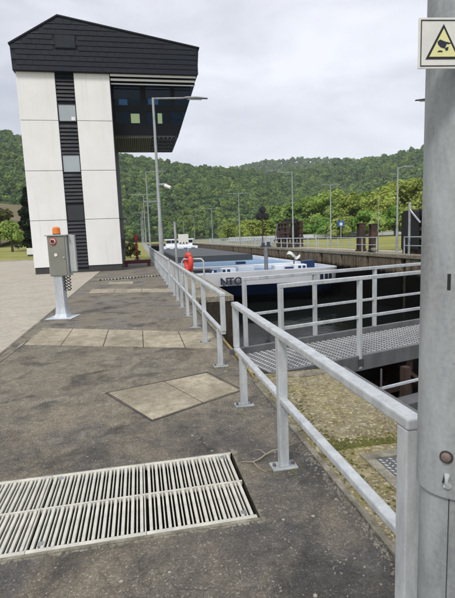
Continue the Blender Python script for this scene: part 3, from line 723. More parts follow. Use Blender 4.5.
# ------------------------------------------------------------------ lock gate with walkway
GA = R_(15.5)
def gate():
    O = (1.50, 5.22, 0.0); L = 8.3
    t = thing('lock_gate', 'steel mitre gate leaf carrying a railed tread plate walkway over the dark chamber', 'lock gate', O, rz=GA)
    # local: x along leaf, y across (0 near rail .. 1.05 far rail)
    MB().box(0.02, L, .0, 1.05, -.055, -.012).build('deck_plate', M['deckdark'], t)
    lz = MB(); px, py = .052, .052; i = 0
    x = .06
    while x < L - .04:
        y = .055 + (py / 2 if i % 2 else 0); s = 1 if i % 2 else -1
        while y < 1.0:
            a, w = .026, .009; d = (a * .75, a * .75 * s); p = (-w * .7 * s, w * .7)
            lz.add([(x - d[0], y - d[1], -.012), (x + p[0], y + p[1], -.012), (x + d[0], y + d[1], -.012), (x - p[0], y - p[1], -.012), (x - d[0] * .5, y - d[1] * .5, -.004), (x + d[0] * .5, y + d[1] * .5, -.004)],
                   [(0, 3, 5, 4), (3, 2, 5), (2, 1, 4, 5), (1, 0, 4)])
            y += py
        x += px; i += 1
    o = lz.build('tread_lozenges', M['tread'], t); o['kind'] = 'stuff'
    MB().box(0.0, L, -.06, .0, -.20, .015).build('near_channel', M['plate'], t, bevel=.006)
    MB().box(0.0, L, 1.05, 1.11, -.20, .075).build('far_channel', M['plate'], t, bevel=.006)
    for (y, x0, tag_) in ((-.035, .16, 'near'), (1.085, .27, 'far')):
        n = 7
        for k in range(n):
            xx = x0 + k * 1.265
            if xx > L: break
            po = MB().box(xx - .026, xx + .026, y - .03, y + .03, -.17 if tag_ == 'near' else .075, 1.055).build('post', M['galv'], t, bevel=.005)
            if tag_ == 'near': MB().box(xx - .045, xx + .045, y - .04, y - .022, -.13, -.03).build('post_bracket', M['lampd'], po)
        MB().bar((x0 - .026, y, 1.08), (L, y, 1.08), .07, .05).build('top_rail', M['galv'], t, bevel=.006)
        MB().bar((x0, y, .55), (L, y, .55), .035, .04).build('mid_rail', M['galv'], t, bevel=.004)
    # leaf body below : skin plate, horizontal girders, stanchions, brace
    MB().box(0.1, L, .62, .68, -7, -.2).build('skin_plate', M['black'], t)
    for z in (-.72, -1.7, -2.7): MB().box(.1, L, .18, .62, z - .03, z + .03).build('girder', M['rust'], t)
    x = 1.2
    while x < L: MB().box(x - .07, x + .07, .10, .62, -7, -.2).build('stanchion', M['rust'], t); x += 1.35
    for k in range(4):
        x0 = .4 + k * 1.9; b = MB(); b.bar((x0, .06, -.3), (x0 + 1.3, .06, -1.25), .05, .12, up=(0, 1, 0)); b.build('brace', M['rust'], t)
    # lower service ledge with a thin pale rail
    MB().box(1.35, L, -.52, -.12, -.80, -.74).build('service_ledge', M['plate'], t)
    MB().bar((1.33, -.5, -.31), (L, -.5, -.31), .03, .03).build('ledge_rail', M['galvpaint'], t)
    for k in range(5): MB().bar((1.36 + k * 1.6, -.5, -.74), (1.36 + k * 1.6, -.5, -.05), .016, .016).build('ledge_post', M['plate'], t)
    MB().box(2.02, 2.12, -.30, -.20, -.74, -.2).build('rusty_post', M['rust'], t)
    MB().box(1.5, 4.0, -.80, -.56, -.78, -.46).build('ledge_beam', M['plate'], t)
gate()
# pale worn curb at the walkway foot
MB().tube([(1.62, 5.03, .012), (1.9, 4.97, .012), (2.2, 5.03, .012)], [.03, .045, .03], 8).build('threshold_curb', M['mortar'], mp_)

# ------------------------------------------------------------------ grating over the pit
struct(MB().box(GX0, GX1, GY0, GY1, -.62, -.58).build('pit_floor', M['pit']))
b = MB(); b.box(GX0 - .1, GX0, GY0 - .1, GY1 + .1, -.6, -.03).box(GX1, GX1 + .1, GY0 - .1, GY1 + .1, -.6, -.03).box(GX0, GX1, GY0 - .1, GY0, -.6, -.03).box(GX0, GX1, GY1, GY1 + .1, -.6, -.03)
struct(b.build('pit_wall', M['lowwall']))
def rough_strip(b, a, c, w, n, amp, z0, h):
    a = Vector(a); c = Vector(c); d = (c - a).normalized(); r = Vector((d.y, -d.x, 0)); o = len(b.v)
    us = [random.uniform(-.5, 1) for _ in range(n + 4)]
    for i in range(n + 1):
        p = a.lerp(c, i / n); u = w * (0.75 + amp * (us[i] + us[i + 1] * 1.5 + us[i + 2]) / 3.5); hh = h * random.uniform(.6, 1.0)
        b.v += [tuple(p + Vector((0, 0, z0))), tuple(p + Vector((0, 0, z0 + hh))), tuple(p + r * u * .8 + Vector((0, 0, z0 + hh * .8))), tuple(p + r * u + Vector((0, 0, z0)))]
    for i in range(n):
        for k in range(3): q = o + i * 4 + k; b.f.append((q, q + 4, q + 5, q + 1))
b = MB()
rough_strip(b, (GX1 + .005, GY0 - .05, 0), (GX1 + .005, GY1 + .04, 0), .034, 90, .9, -.004, .006)
rough_strip(b, (GX1 + .05, GY1 + .005, 0), (GX0 - .3, GY1 + .005, 0), -.022, 240, 1.0, -.004, .006)
rough_strip(b, (GX0 - .3, GY0 - .02, 0), (GX1 + .06, GY0 - .02, 0), .026, 240, 1.0, -.004, .006)
struct(fixn(b.build('mortar_edge', M['mortar'])))
MB().box(GX0, GX1, GY0 - .022, GY0 + .0, -.05, .006).build('pit_frame', M['mortar'], None)['kind'] = 'structure'
pw = (GX1 - .014 - GX0) / 3
for p, nm in enumerate(('leftmost, cut by the photo edge', 'middle', 'rightmost, next to the handrail post')):
    x0 = GX0 + .004 + p * pw; x1 = x0 + pw - .002
    t = thing('drain_grating', 'pale grey slotted steel grating panel over the pit, ' + nm, 'grating', ((x0 + x1) / 2, (GY0 + GY1) / 2, -.02), 'grating panels over the pit')
    cx_, cy_ = (x0 + x1) / 2, (GY0 + GY1) / 2; hx, hy = (x1 - x0) / 2, (GY1 - GY0) / 2 - .012
    MB().box(-hx, hx, -hy, -hy + .03, -.02, .023).build('end_bar', M['grate'], t, bevel=.003)
    MB().box(-hx, hx, hy - .03, hy, -.02, .024).build('end_bar', M['grate'], t, bevel=.003)
    MB().box(-hx, hx, .0 - .007, .007, -.01, .0245).build('cross_bar', M['grate'], t, bevel=.002)
    nb = 12; pit = (2 * hx + .002) / nb
    wide = None; thin = None
    for k in range(nb):
        xx = -hx + pit * (k + .5)
        if wide is None: wide = MB().box(-.0098, .0098, -hy + .035, hy - .03, .0, .022).build('wide_bar', M['grate'], t, bevel=.003); wide.location.x = xx
        else: c = wide.copy(); COL.objects.link(c); c.location.x = xx
        if k == nb - 1 and p == 2: continue
        if thin is None: thin = MB().box(-.0042, .0042, -hy + .035, hy - .03, -.004, .018).build('thin_bar', M['grate'], t); thin.location.x = min(xx + pit / 2, hx - .004)
        else: c = thin.copy(); COL.objects.link(c); c.location.x = min(xx + pit / 2, hx - .004)
    if p != 0:
        sx = 1 if p == 2 else -1
        for yy in (-hy + .07, hy - .06): MB().box(sx * (hx - .088), sx * (hx - .055), yy - .02, yy + .02, .0, .0235).build('lifting_block', M['lampg'], t, bevel=.003)

# ------------------------------------------------------------------ concrete covers and slab strips in the asphalt
def slab_quad(name, pts, z0, z1, mat, parent, bev=.006):
    return fixn(MB().prism([(x, y, z0) for x, y in pts], (0, 0, z1 - z0)).build(name, mat, parent, bevel=bev))
def lerp2(a, b, t): return (a[0] + (b[0] - a[0]) * t, a[1] + (b[1] - a[1]) * t)
def strip(name, label, A, B, C, D, fr, mat, group=None, z1=.010):
    """A-B lower edge, D-C upper edge, cut at the fractions fr"""
    c = ((A[0] + C[0]) / 2, (A[1] + C[1]) / 2, 0); t = thing(name, label, 'cover slab', c, group)
    gp = .006 / math.hypot(B[0] - A[0], B[1] - A[1])
    for f0, f1 in zip(fr[:-1], fr[1:]):
        q = [lerp2(A, B, f0 + gp), lerp2(A, B, f1 - gp), lerp2(D, C, f1 - gp), lerp2(D, C, f0 + gp)]
        q = [(x - c[0], y - c[1]) for x, y in q]
        slab_quad('slab', q, -.03, z1 - random.random() * .004, mat, t)
    q = [(x - c[0], y - c[1]) for x, y in (A, B, C, D)]
    slab_quad('bedding', q, -.04, .002, M['pit'], t, 0)
    return t
t = strip('manhole_cover', 'pair of beige concrete pit cover slabs lying at an angle near the walkway entrance', (0.02, 4.15), (1.0, 4.72), (0.74, 5.46), (-0.44, 5.06), [0, .54, 1], M['slab'])
b = MB(); c = t.location
for p, q in (((-.47, 5.07), (0.02, 4.12)), ((0.02, 4.12), (1.04, 4.71)), ((1.04, 4.71), (.76, 5.50)), ((.76, 5.50), (-.47, 5.07))):
    b.bar((p[0] - c.x, p[1] - c.y, .0), (q[0] - c.x, q[1] - c.y, .0), .007, .012)
b.build('steel_frame', M['plinth'], t)
strip('slab_strip', 'row of beige concrete slabs crossing the quay between the grey cabinet and the handrail', (-2.02, 8.05), (1.20, 6.62), (1.20, 7.86), (-2.02, 9.55), [0, .20, .42, .62, .82, 1], M['slab'], 'concrete slab strips')
strip('slab_strip', 'narrow pale slab strip crossing the quay beyond the grey cabinet', (-1.75, 15.6), (1.1, 14.4), (1.1, 15.4), (-1.75, 16.9), [0, .3, .62, 1], M['slab'], 'concrete slab strips')
strip('slab_strip', 'short pale slab patch in front of the rope near the tower', (-1.3, 18.6), (-.3, 18.0), (-.3, 18.9), (-1.3, 19.5), [0, 1], M['slab'], 'concrete slab strips')
# drain channel line beside the pale path
b = MB(); b.bar((-2.20, 5.0, .0), (-2.0, 9.4, .0), .04, .016); b.bar((-2.235, -5, .0), (-2.235, 40, .0), .03, .012); struct(b.build('path_joint', M['mortar']))
# striped rope across the quay
b = MB(); d = MB()
pts = [(-1.75 + 2.7 * i / 40, 20.3 + .9 * i / 40 + .12 * math.sin(i * .5), .03) for i in range(41)]
t = thing('rope', 'black and white rope lying across the quay in front of the tower', 'rope', (pts[0][0], pts[0][1], 0))
for i in range(40):
    q = [tuple(Vector(p) - t.location) for p in (pts[i], pts[i + 1])]; (b if i % 2 else d).tube(q, .03, 6)
b.build('white_strand', M['rope'], t); d.build('black_strand', M['roped'], t)

# ------------------------------------------------------------------ grey control cabinet on a column
def cabinet():
    t = thing('control_cabinet', 'grey control cabinet on a flared column with orange beacon on top', 'control box', (-1.80, 10.75, 0), rz=R_(-14))
    q = [(-.30, -.26), (.30, -.26), (.30, .30), (-.30, .30)]
    MB().box(-.30, .30, -.28, .30, 0.002, .018).build('base_plate', M['galvpaint'], t, bevel=.004)
    b = MB(); prof = [(.16, .018), (.125, .10), (.105, .25), (.10, .45), (.10, 1.0)]
    for r, z in prof:
        b.v += [(-r, -r, z), (r, -r, z), (r, r, z), (-r, r, z)]
    for i in range(len(prof) - 1):
        for k in range(4): b.f.append((i * 4 + k, i * 4 + (k + 1) % 4, i * 4 + 4 + (k + 1) % 4, i * 4 + 4 + k))
    b.build('column', M['galvpaint'], t, bevel=.01)
    MB().box(-.17, .26, -.11, .16, .96, 1.86).build('housing', M['cab'], t, bevel=.012)
    dr = MB().box(-.15, .24, -.135, -.112, .98, 1.84).build('door', M['olive'], t, bevel=.008)  # darker than the housing: shade on the front is painted in
    MB().tube([(.20, -.14, 1.38), (.20, -.155, 1.38)], .02, 10).build('lock', M['galv'], dr)
    e = MB().tube([(-.02, -.135, 1.74), (-.02, -.145, 1.74)], .085, 20).build('button_ring', M['red'], t, smooth=True)
    MB().tube([(-.02, -.145, 1.74), (-.02, -.16, 1.74)], .062, 20).build('button_collar', M['signw'], e, smooth=True)
    MB().tube([(-.02, -.16, 1.74), (-.02, -.185, 1.74)], .042, 20).build('button', M['maroon'], e, smooth=True)
    MB().tube([(.02, -.135, 1.44), (.02, -.15, 1.44)], .036, 16).build('white_button', M['signw'], t, smooth=True)
    MB().box(-.20, .30, -.16, .19, 1.86, 1.885).build('top_plate', M['cab'], t, bevel=.004)
    MB().box(.275, .42, -.02, .06, 1.05, 1.87).build('side_duct', M['cab'], t, bevel=.006)
    be = MB().tube([(.02, 0, 1.885), (.02, 0, 1.91)], .085, 16).build('beacon_base', M['lampd'], t)
    MB().tube([(.02, 0, 1.91), (.02, 0, 2.03), (.02, 0, 2.06)], [.085, .08, .05], 16).build('beacon_lens', M['beacon'], t, smooth=True)
    for k in range(3):
        b = MB(); pts = []
        for i in range(30):
            z = .97 - i * .012; a = i * 1.1 + k * 2; pts.append((.14 + .05 * k + .022 * math.cos(a), -.06 + .022 * math.sin(a) + .02 * k, z))
        b.tube(pts, .010, 6).build('coiled_cable', M['black'], t, smooth=True)
cabinet()

# ------------------------------------------------------------------ red floor stand near the tower
t = thing('floor_stand', 'red steel post on a wide maroon floor base beside the tower', 'stand', (-.12, 30.2, 0))
MB().box(-.85, .85, -.10, .10, .18, .40).build('base_beam', M['maroon'], t, bevel=.02)
for sx in (-.72, .72): MB().box(sx - .09, sx + .09, -.32, .32, .0, .18).build('foot', M['maroon'], t, bevel=.02)
MB().box(-.07, .07, -.07, .07, .40, .95).build('lower_post', M['maroon'], t, bevel=.01)
MB().box(-.06, .06, -.06, .06, .95, 2.05).build('post', M['red'], t, bevel=.01)
MB().box(-.13, .13, -.09, .09, 1.72, 2.02).build('bracket', M['red'], t, bevel=.01)
b = MB(); b.bar((-.16, 0, .40), (-.06, 0, .58), .05, .05); b.bar((.16, 0, .40), (.06, 0, .58), .05, .05); b.build('gusset', M['maroon'], t)

# ------------------------------------------------------------------ lamp posts
def lamp(label, x, y, z, H, arms, r0=.095, dark=False, group='lamp posts', name='lamp_post', cat='lamp post', head=.95):
    """arms : list of (angle, length)"""
    t = thing(name, label, cat, (x, y, z), group)
    p = MB().tube([(0, 0, 0), (0, 0, H * .28), (0, 0, H * .30), (0, 0, H)], [r0, r0 * .93, r0 * .72, r0 * .45], 14).build('mast', M['galvpole'], t, smooth=True)
    MB().tube([(0, 0, 0), (0, 0, .03)], r0 * 2.0, 14).build('base_flange', M['galvpole'], t)
    for ang, ln in arms:
        d = Vector((math.cos(ang), math.sin(ang), 0)); a = Vector((0, 0, H - .05))
        e = a + d * ln + Vector((0, 0, .06))
        MB().tube([a, a + d * .15 + Vector((0, 0, .02)), e], r0 * .34, 8).build('arm', M['galvpole'], t, smooth=True)
        h = MB(); n = d.cross(Vector((0, 0, 1))); 
        prof = [(-.05, .05, .03), (.1, .11, .06), (.5 * head, .13, .07), (head, .09, .03)]
        o = len(h.v)
        for s, w, hh in prof:
            c = e + d * s
            h.v += [tuple(c + n * w), tuple(c + n * w * .7 + Vector((0, 0, hh))), tuple(c - n * w * .7 + Vector((0, 0, hh))), tuple(c - n * w), tuple(c - Vector((0, 0, .03)))]
        for i in range(3):
            for k in range(5): h.f.append((i * 5 + k, i * 5 + (k + 1) % 5, i * 5 + 5 + (k + 1) % 5, i * 5 + 5 + k))
        h.f += [(4, 3, 2, 1, 0), (15, 16, 17, 18, 19)]
        hd = fixn(h.build('lamp_head', M['lampd'] if dark else M['lampg'], t))
        q = e + d * head * .45 - Vector((0, 0, .045)); b = MB(); b.bar(q - d * head * .3, q + d * head * .3, .15, .02); b.build('lens', M['lens'], hd)
    return t
lm = lamp('tall galvanised lamp post in front of the tower cabin, arm reaching over the chamber', 1.13, 22.9, 0, 8.42, [(0, 1.5)], r0=.12, dark=False, head=1.15)
b = MB(); b.box(.05, .42, -.05, .05, 4.32, 4.42).build('camera_arm', M['galvpole'], lm)
b = MB(); b.tube([(.34, -.1, 4.30), (.60, -.3, 4.16)], [.085, .08], 10).build('camera_housing', M['signw'], lm)
b = MB(); b.box(-.75, -.05, -.05, .05, 3.52, 3.60).build('lower_bracket', M['lampg'], lm)
for k, yy in enumerate((45.4, 67.9, 90.4, 112.9, 135.4)):
    names = ['second lamp post along the left quay, counted from the tower', 'third lamp post along the left quay, small and grey', 'fourth lamp post along the left quay, thin against the wood', 'fifth lamp post along the left quay, far off', 'farthest tiny lamp post on the left quay']
    lamp(names[k], 1.15, yy, 0, 8.2, [(0, 1.0)] if k % 2 == 0 else [(0, 1.0), (math.pi, 1.0)])
# right side lamps
lamp('lamp post on the right quay whose long arm reaches left, beside the dark machinery', 16.0, 45.5, ZR, 7.75, [(math.pi * .97, 1.6)], dark=True)
lamp('thin double armed lamp post on the right quay left of the rusty columns', 20.0, 45.0, ZR, 6.35, [(0, .35), (math.pi, .35)], head=.8)
lamp('lamp post on the right quay with one pale arm, left of the sluice gate', 16.0, 26.0, ZR, 5.25, [(0, .35)], head=.7, r0=.085)
lamp('lamp post mostly hidden behind the near pole, only its dark head showing', 16.0, 22.1, ZR, 8.1, [(math.pi * .93, .35)], dark=True, r0=.10)
lamp('thin bare mast on the right quay, right of the rusty columns', 16.4, 29.0, ZR, 3.8, [], r0=.035)
for k, (x, y, h) in enumerate(((16.0, 70.9, 8.1), (16.0, 98.0, 7.6), (16, 130, 7.6), (16, 160, 7.4))):
    names = ['double armed lamp post left of the three disc signal', 'small far lamp post on the right quay near the chamber end', 'tiny distant lamp post above the boat wheelhouse', 'most distant lamp post on the right quay']
    lamp(names[k], x, y, ZR, h, [(0, 1.0), (math.pi, 1.0)])

# near pole with sign -------------------------------------------------
def near_pole():
    X, Y = .945, 1.20
    t = thing('lamp_post', 'thick weathered galvanised pole close to the camera at the right edge', 'lamp post', (X, Y, 0), 'lamp posts')
    def ring(prof, n=40):
        b = MB()
        for r, z in prof:
            for k in range(n): a = 2 * math.pi * k / n; b.v.append((r * math.cos(a), r * math.sin(a), z))
        for i in range(len(prof) - 1):
            for k in range(n): b.f.append((i * n + k, i * n + (k + 1) % n, (i + 1) * n + (k + 1) % n, (i + 1) * n + k))
        return b
    ring([(.097, 0.0), (.0945, .905)]).build('lower_tube', M['galvpole'], t, smooth=True)
    ring([(.090, .885), (.1055, .886), (.106, .90), (.1058, 1.2), (.1055, 1.6), (.1025, 2.4), (.08, 5.0), (.05, 8.4)]).build('mast', M['galvpole'], t, smooth=True)
    ring([(.0, 0.03), (.2, .03), (.2, 0.001), (.0, .001)]).build('base_flange', M['galvpole'], t)
    th = R_(228)
    def on(thd, z, r): a = R_(thd); return Vector((r * math.cos(a), r * math.sin(a), z))
    # seam of the service door on the lower tube
    a = 228; b = MB(); b.bar(on(a, .03, .0965), on(a, .88, .0945), .0015, .004); b.build('door_seam', M['plinth'], t)
    # bolt and wing clamp
    p = on(223, 1.02, .105); n = on(223, 0, 1)
    bo = MB().tube([p, p + n * .006], .019, 18).build('bolt_washer', M['plinth'], t, smooth=True)
    MB().tube([p + n * .006, p + n * .013, p + n * .015], [.0145, .013, .008], 16).build('bolt_head', M['bolt'], t, smooth=True)
    p = on(225, .945, .105); u = Vector((0, 0, 1)); s = n.cross(u)
    b = MB(); b.tube([p - u * .018 - s * .002, p - u * .006 + n * .010, p + u * .006 + n * .010, p + u * .020], [.011, .0055, .0055, .010], 10)
    b.tube([p - u * .020 - s * .007 + n * .003, p - u * .020 + s * .008 + n * .003], .006, 8); b.build('wing_clamp', M['galv'], t, smooth=True)
    b = MB(); b.bar(on(222, .965, .1075), on(219, .935, .1078), .004, .004); b.build('scratch', M['plinth'], t)
    # stencilled number
    yaw = R_(-YAW) * 0.6
    for ch, ang in (('1', 219), ('2', 236)):
        q = on(ang, 1.545, .1062); text_mesh(ch, .064, M['black'], 'stencil_digit', t, q, (R_(90), 0, R_(ang + 90)), .0006)
    # sign plate : flat sheet strapped in front
    w, h = .130, .121; sp = bpy.data.objects.new
    sx, sy, sz = -.222, -.115, 2.163
    sgn = thing('camera_sign', 'white plate with yellow triangle and surveillance camera symbol fixed to the near pole', 'sign', (X + sx + w / 2, Y + sy, sz), rz=R_(-6))
    MB().box(-w / 2, w / 2, -.0015, .0015, -h / 2, h / 2).build('plate', M['signw'], sgn, bevel=.001)
    k = .0055; e = .0022; b = MB()
    for (x0, x1, z0, z1) in ((-w / 2 + k, w / 2 - k, h / 2 - k - e, h / 2 - k), (-w / 2 + k, w / 2 - k, -h / 2 + k, -h / 2 + k + e), (-w / 2 + k, -w / 2 + k + e, -h / 2 + k + e, h / 2 - k - e), (w / 2 - k - e, w / 2 - k, -h / 2 + k + e, h / 2 - k - e)):
        b.box(x0, x1, -.0026, -.0016, z0, z1)
    b.build('border', M['black'], sgn)
    fixn(MB().prism([(-.046, -.0026, -.038), (.046, -.0026, -.038), (.0, -.0026, .045)], (0, .001, 0)).build('triangle_edge', M['black'], sgn))
    fixn(MB().prism([(-.0365, -.0034, -.0325), (.0365, -.0034, -.0325), (.0, -.0034, .034)], (0, .0008, 0)).build('triangle', M['signy'], sgn))
    b = MB()
    b.prism([(-.016, -.0042, .003), (-.010, -.0042, .008), (.010, -.0042, .001), (.003, -.0042, -.013), (-.008, -.0042, -.010), (-.015, -.0042, -.003)], (0, .0008, 0))
    b.prism([(.008, -.0042, .0025), (.021, -.0042, -.001), (.010, -.0042, -.003)], (0, .0008, 0))
    b.prism([(.004, -.0042, -.012), (.013, -.0042, -.009), (.012, -.0042, -.017), (.006, -.0042, -.019)], (0, .0008, 0))
    b.prism([(-.016, -.0042, -.0215), (-.002, -.0042, -.0215), (-.004, -.0042, -.018), (-.013, -.0042, -.018)], (0, .0008, 0))
    fixn(b.build('camera_symbol', M['navy'], sgn))
    MB().box(-.02, .05, .0017, .03, .035, .05).box(-.02, .05, .0017, .03, -.05, -.035).build('strap', M['galv'], sgn)
near_pole()

# ------------------------------------------------------------------ white notice board post by the ladder
t = thing('notice_board', 'small white board on a grey post at the chamber edge behind the lifebuoy', 'sign', (1.66, 20.5, 0))
MB().tube([(0, 0, 0), (0, 0, 2.45)], .055, 10).build('post', M['galvpole'], t, smooth=True)
MB().box(.12, .58, -.05, .02, 1.42, 1.88).build('board', M['signw'], t, bevel=.01)
b = MB()
for k in range(3): b.prism([(.16 + k * .14, -.055, 1.46), (.26 + k * .14, -.055, 1.46), (.21 + k * .14, -.055, 1.54)], (0, .004, 0))
fixn(b.build('marks', M['black'], t)); MB().box(0, .14, -.02, .02, 1.6, 1.66).build('bracket', M['galvpole'], t)
# ------------------------------------------------------------------ barge
def barge():
    xc, hw, y0, yaft = 8.75, 5.65, 29.6, 106.0
    t = thing('barge', 'long white and blue cargo barge with grey hold, bow towards the camera', 'barge', (xc, y0, ZW))
    n = 48
    def outline(k, inset, dy):
        a = math.pi * (1 - k / n); c, s = math.cos(a), math.sin(a)
        x = (hw - inset) * math.copysign(abs(c) ** .5, c); y = 3.8 * (1 - abs(s) ** .42) + dy; return x, y
    lv = [(-4.0, .9, 2.2), (-2.45, .25, .75), (-1.72, .05, .15), (-.82, 0, 0)]
    def zz(i, k):
        sheer = .10 * math.sin(math.pi * k / n) ** 2
        return lv[i][0] - ZW + (sheer if i >= 2 else sheer * .5)
    def band(i, name, mat):
        b = MB()
        for li in (i, i + 1):
            z, ins, dy = lv[li]; row = [(-hw + ins, yaft - y0, zz(li, 0))] + [outline(k, ins, dy) + (zz(li, k),) for k in range(n + 1)] + [(hw - ins, yaft - y0, zz(li, n))]
            b.v += row
        m = n + 3
        for k in range(m - 1): b.f.append((k, k + 1, m + k + 1, m + k))
        return fixn(b.build(name, mat, t, smooth=True))
    band(0, 'lower_hull', M['bblack']); band(1, 'blue_stripe', M['bblue']); band(2, 'bow_topside', M['bwhite'])
    # bulwark top and inner face
    b = MB(); m = n + 3
    for ins, dz in ((0, 0.0), (.0, .05), (.16, .05), (.16, -.25)):
        b.v += [(-hw + ins, yaft - y0, zz(3, 0) + dz)] + [((outline(k, ins, ins * 1.2)) + (zz(3, k) + dz,)) for k in range(n + 1)] + [(hw - ins, yaft - y0, zz(3, n) + dz)]
    for i in range(3):
        for k in range(m - 1): b.f.append((i * m + k, i * m + k + 1, (i + 1) * m + k + 1, (i + 1) * m + k))
    fixn(b.build('bulwark', M['bwhite'], t))
    zd = -1.02 - ZW
    b = MB(); row = [(-hw + .1, yaft - y0, zd)] + [outline(k, .1, .12) + (zd,) for k in range(n + 1)] + [(hw - .1, yaft - y0, zd)]
    b.v += row; b.f.append(tuple(range(len(row)))); b.build('deck', M['bdeck'], t)
    L = lambda x, y, z: (x - xc, y - y0, z - ZW)
    def bx(name, x0, x1, ya, yb, za, zb, mat, bev=.03, parent=t): a = L(x0, ya, za); c = L(x1, yb, zb); return MB().box(a[0], c[0], a[1], c[1], a[2], c[2]).build(name, M[mat], parent, bevel=bev)
    # raised forecastle and fittings
    bx('forecastle_step', 4.3, 13.2, 36.6, 43.0, -1.22, -.74, 'bwhite'); bx('forecastle_top', 4.6, 12.9, 37.6, 42.7, -.74, -.71, 'bdeck', .0)
    bx('hatch_cover', 6.1, 7.2, 33.6, 34.6, -1.22, -.70, 'bwhite'); bx('hatch_cover', 10.2, 11.4, 33.2, 34.3, -1.22, -.66, 'bwhite')
    bx('winch_base', 7.6, 8.9, 34.6, 35.4, -1.22, -.72, 'bwhite'); bx('locker', 11.6, 12.6, 32.8, 33.6, -1.22, -.62, 'bwhite')
    bx('blue_locker', 12.75, 13.7, 33.9, 34.6, -1.22, -.40, 'bblue', .06); bx('blue_locker', 10.9, 11.5, 32.7, 33.1, -1.22, -.76, 'bblue', .04)
    bx('dark_hatch', 3.9, 5.6, 34.8, 36.4, -1.2, -.84, 'plinth', .03); bx('dark_hatch', 8.3, 9.1, 38.3, 38.9, -.73, -.50, 'bblue', .04)
    for x in (5.0, 6.0, 11.8): 
        a = L(x, 32.2, -1.22); b = MB(); b.tube([a, (a[0], a[1], a[2] + .55)], .11, 10); b.tube([(a[0] + .35, a[1], a[2]), (a[0] + .35, a[1], a[2] + .55)], .11, 10); b.build('bollard', M['bblue'], t, smooth=True)
    a = L(5.35, 33.2, -1.22); MB().tube([(a[0], a[1], a[2]), (a[0], a[1], a[2] + .4)], [.3, .24], 12).build('vent', M['bwhite'], t, smooth=True)
    # short mast
    a = Vector(L(9.42, 33.0, -1.22)); ma = MB().tube([a, a + Vector((0, 0, 2.05))], [.16, .14], 12).build('bow_mast', M['lampg'], t, smooth=True)
    b = MB(); b.box(a.x - .42, a.x + .42, a.y - .08, a.y + .08, a.z + 2.02, a.z + 2.16); b.box(a.x - .3, a.x - .08, a.y - .1, a.y + .1, a.z + 2.16, a.z + 2.36); b.box(a.x + .1, a.x + .34, a.y - .1, a.y + .1, a.z + 2.16, a.z + 2.42); b.build('mast_lights', M['lampd'], t, bevel=.02)
    bx('mast_foot', 9.0, 9.85, 32.7, 33.4, -1.22, -.98, 'bblue')
    # flagstaff with a furled white flag
    a = Vector(L(11.85, 33.6, -1.2)); MB().tube([a, a + Vector((0, 0, 1.35))], .05, 8).build('flagstaff', M['plinth'], t)
    b = MB()
    for i in range(9):
        u = i / 8
        for v in (0, .5, 1): b.v.append((a.x - .55 + 1.05 * u, a.y + .09 * math.sin(u * 9 + v * 2), a.z + 1.38 + .22 * math.sin(u * 5.5 + .5) - v * (.16 + .14 * math.sin(u * math.pi))))
    for i in range(8):
        for v in range(2): q = i * 3 + v; b.f.append((q, q + 3, q + 4, q + 1))
    o = b.build('flag', M['signw'], t); s = o.modifiers.new('thick', 'SOLIDIFY'); s.thickness = .02
    # hold coaming and hatch line
    bx('hold_coaming', 4.1, 12.7, 50.0, 93.0, -1.22, -.42, 'coam', .0); bx('hold_floor_cover', 4.25, 12.55, 50.15, 92.8, -.42, -.36, 'coam', .0)
    bx('side_deck_rail', 13.75, 13.85, 44.0, 95.0, -1.22, -.75, 'bwhite', .0); bx('side_deck_rail', 3.55, 3.65, 44.0, 95.0, -1.22, -.75, 'bwhite', .0)
    k = 51.0
    while k < 92: bx('coaming_rib', 12.7, 12.78, k, k + .12, -1.2, -.45, 'plinth', .0); bx('coaming_rib', 4.02, 4.1, k, k + .12, -1.2, -.45, 'plinth', .0); k += 3
    # wheelhouse at the stern
    wh = bx('accommodation', 4.9, 12.4, 96, 104, -1.22, .05, 'bwhite'); bx('wheelhouse_wall', 5.9, 11.4, 97, 101, .05, .75, 'bwhite')
    bx('wheelhouse_window', 5.95, 11.35, 96.95, 97.0, .75, 1.35, 'paneb', 0); bx('wheelhouse_window', 5.9, 11.4, 97.01, 101, .75, 1.35, 'paneb', 0); bx('wheelhouse_roof', 5.6, 11.7, 96.6, 101.4, 1.35, 1.62, 'bwhite')
    for x in (6.9, 8.0, 9.2, 10.4): bx('window_post', x - .05, x + .05, 96.93, 97.0, .75, 1.35, 'bwhite', 0)
    for x in (5.7, 7.3, 9.4, 11.0): bx('cabin_window', x, x + .8, 95.96, 96.0, -.75, -.3, 'paneb', 0)
    # name on the port bow, following the curve
    def bowy(x):
        c_ = abs((x - xc) / hw) ** 2; s_ = math.sqrt(max(0, 1 - c_ * c_)); return 3.8 * (1 - s_ ** .42)
    txt = 'NTO'; xsx = [5.50, 5.95, 6.45]
    for ch, x in zip(txt, xsx):
        y = bowy(x); ang = math.atan2(bowy(x + .25) - bowy(x - .25), .5); z = -1.30
        text_mesh(ch, .66, M['navy'], 'name_letter', t, (x - xc + .16 * math.sin(ang), y - .16 * math.cos(ang), z - ZW), (R_(82), 0, ang), .09, 1.05)
    for x in (12.55, 12.95, 13.3): 
        y = bowy(x)
        o = MB().box(-.11, .11, -.04, .04, -.22, .22).build('draught_mark', M['navy'], t); o.location = (x - xc, y + .05, -1.3 - ZW); o.rotation_euler = (0, 0, math.atan2(bowy(x + .1) - bowy(x - .1), .2))
barge()

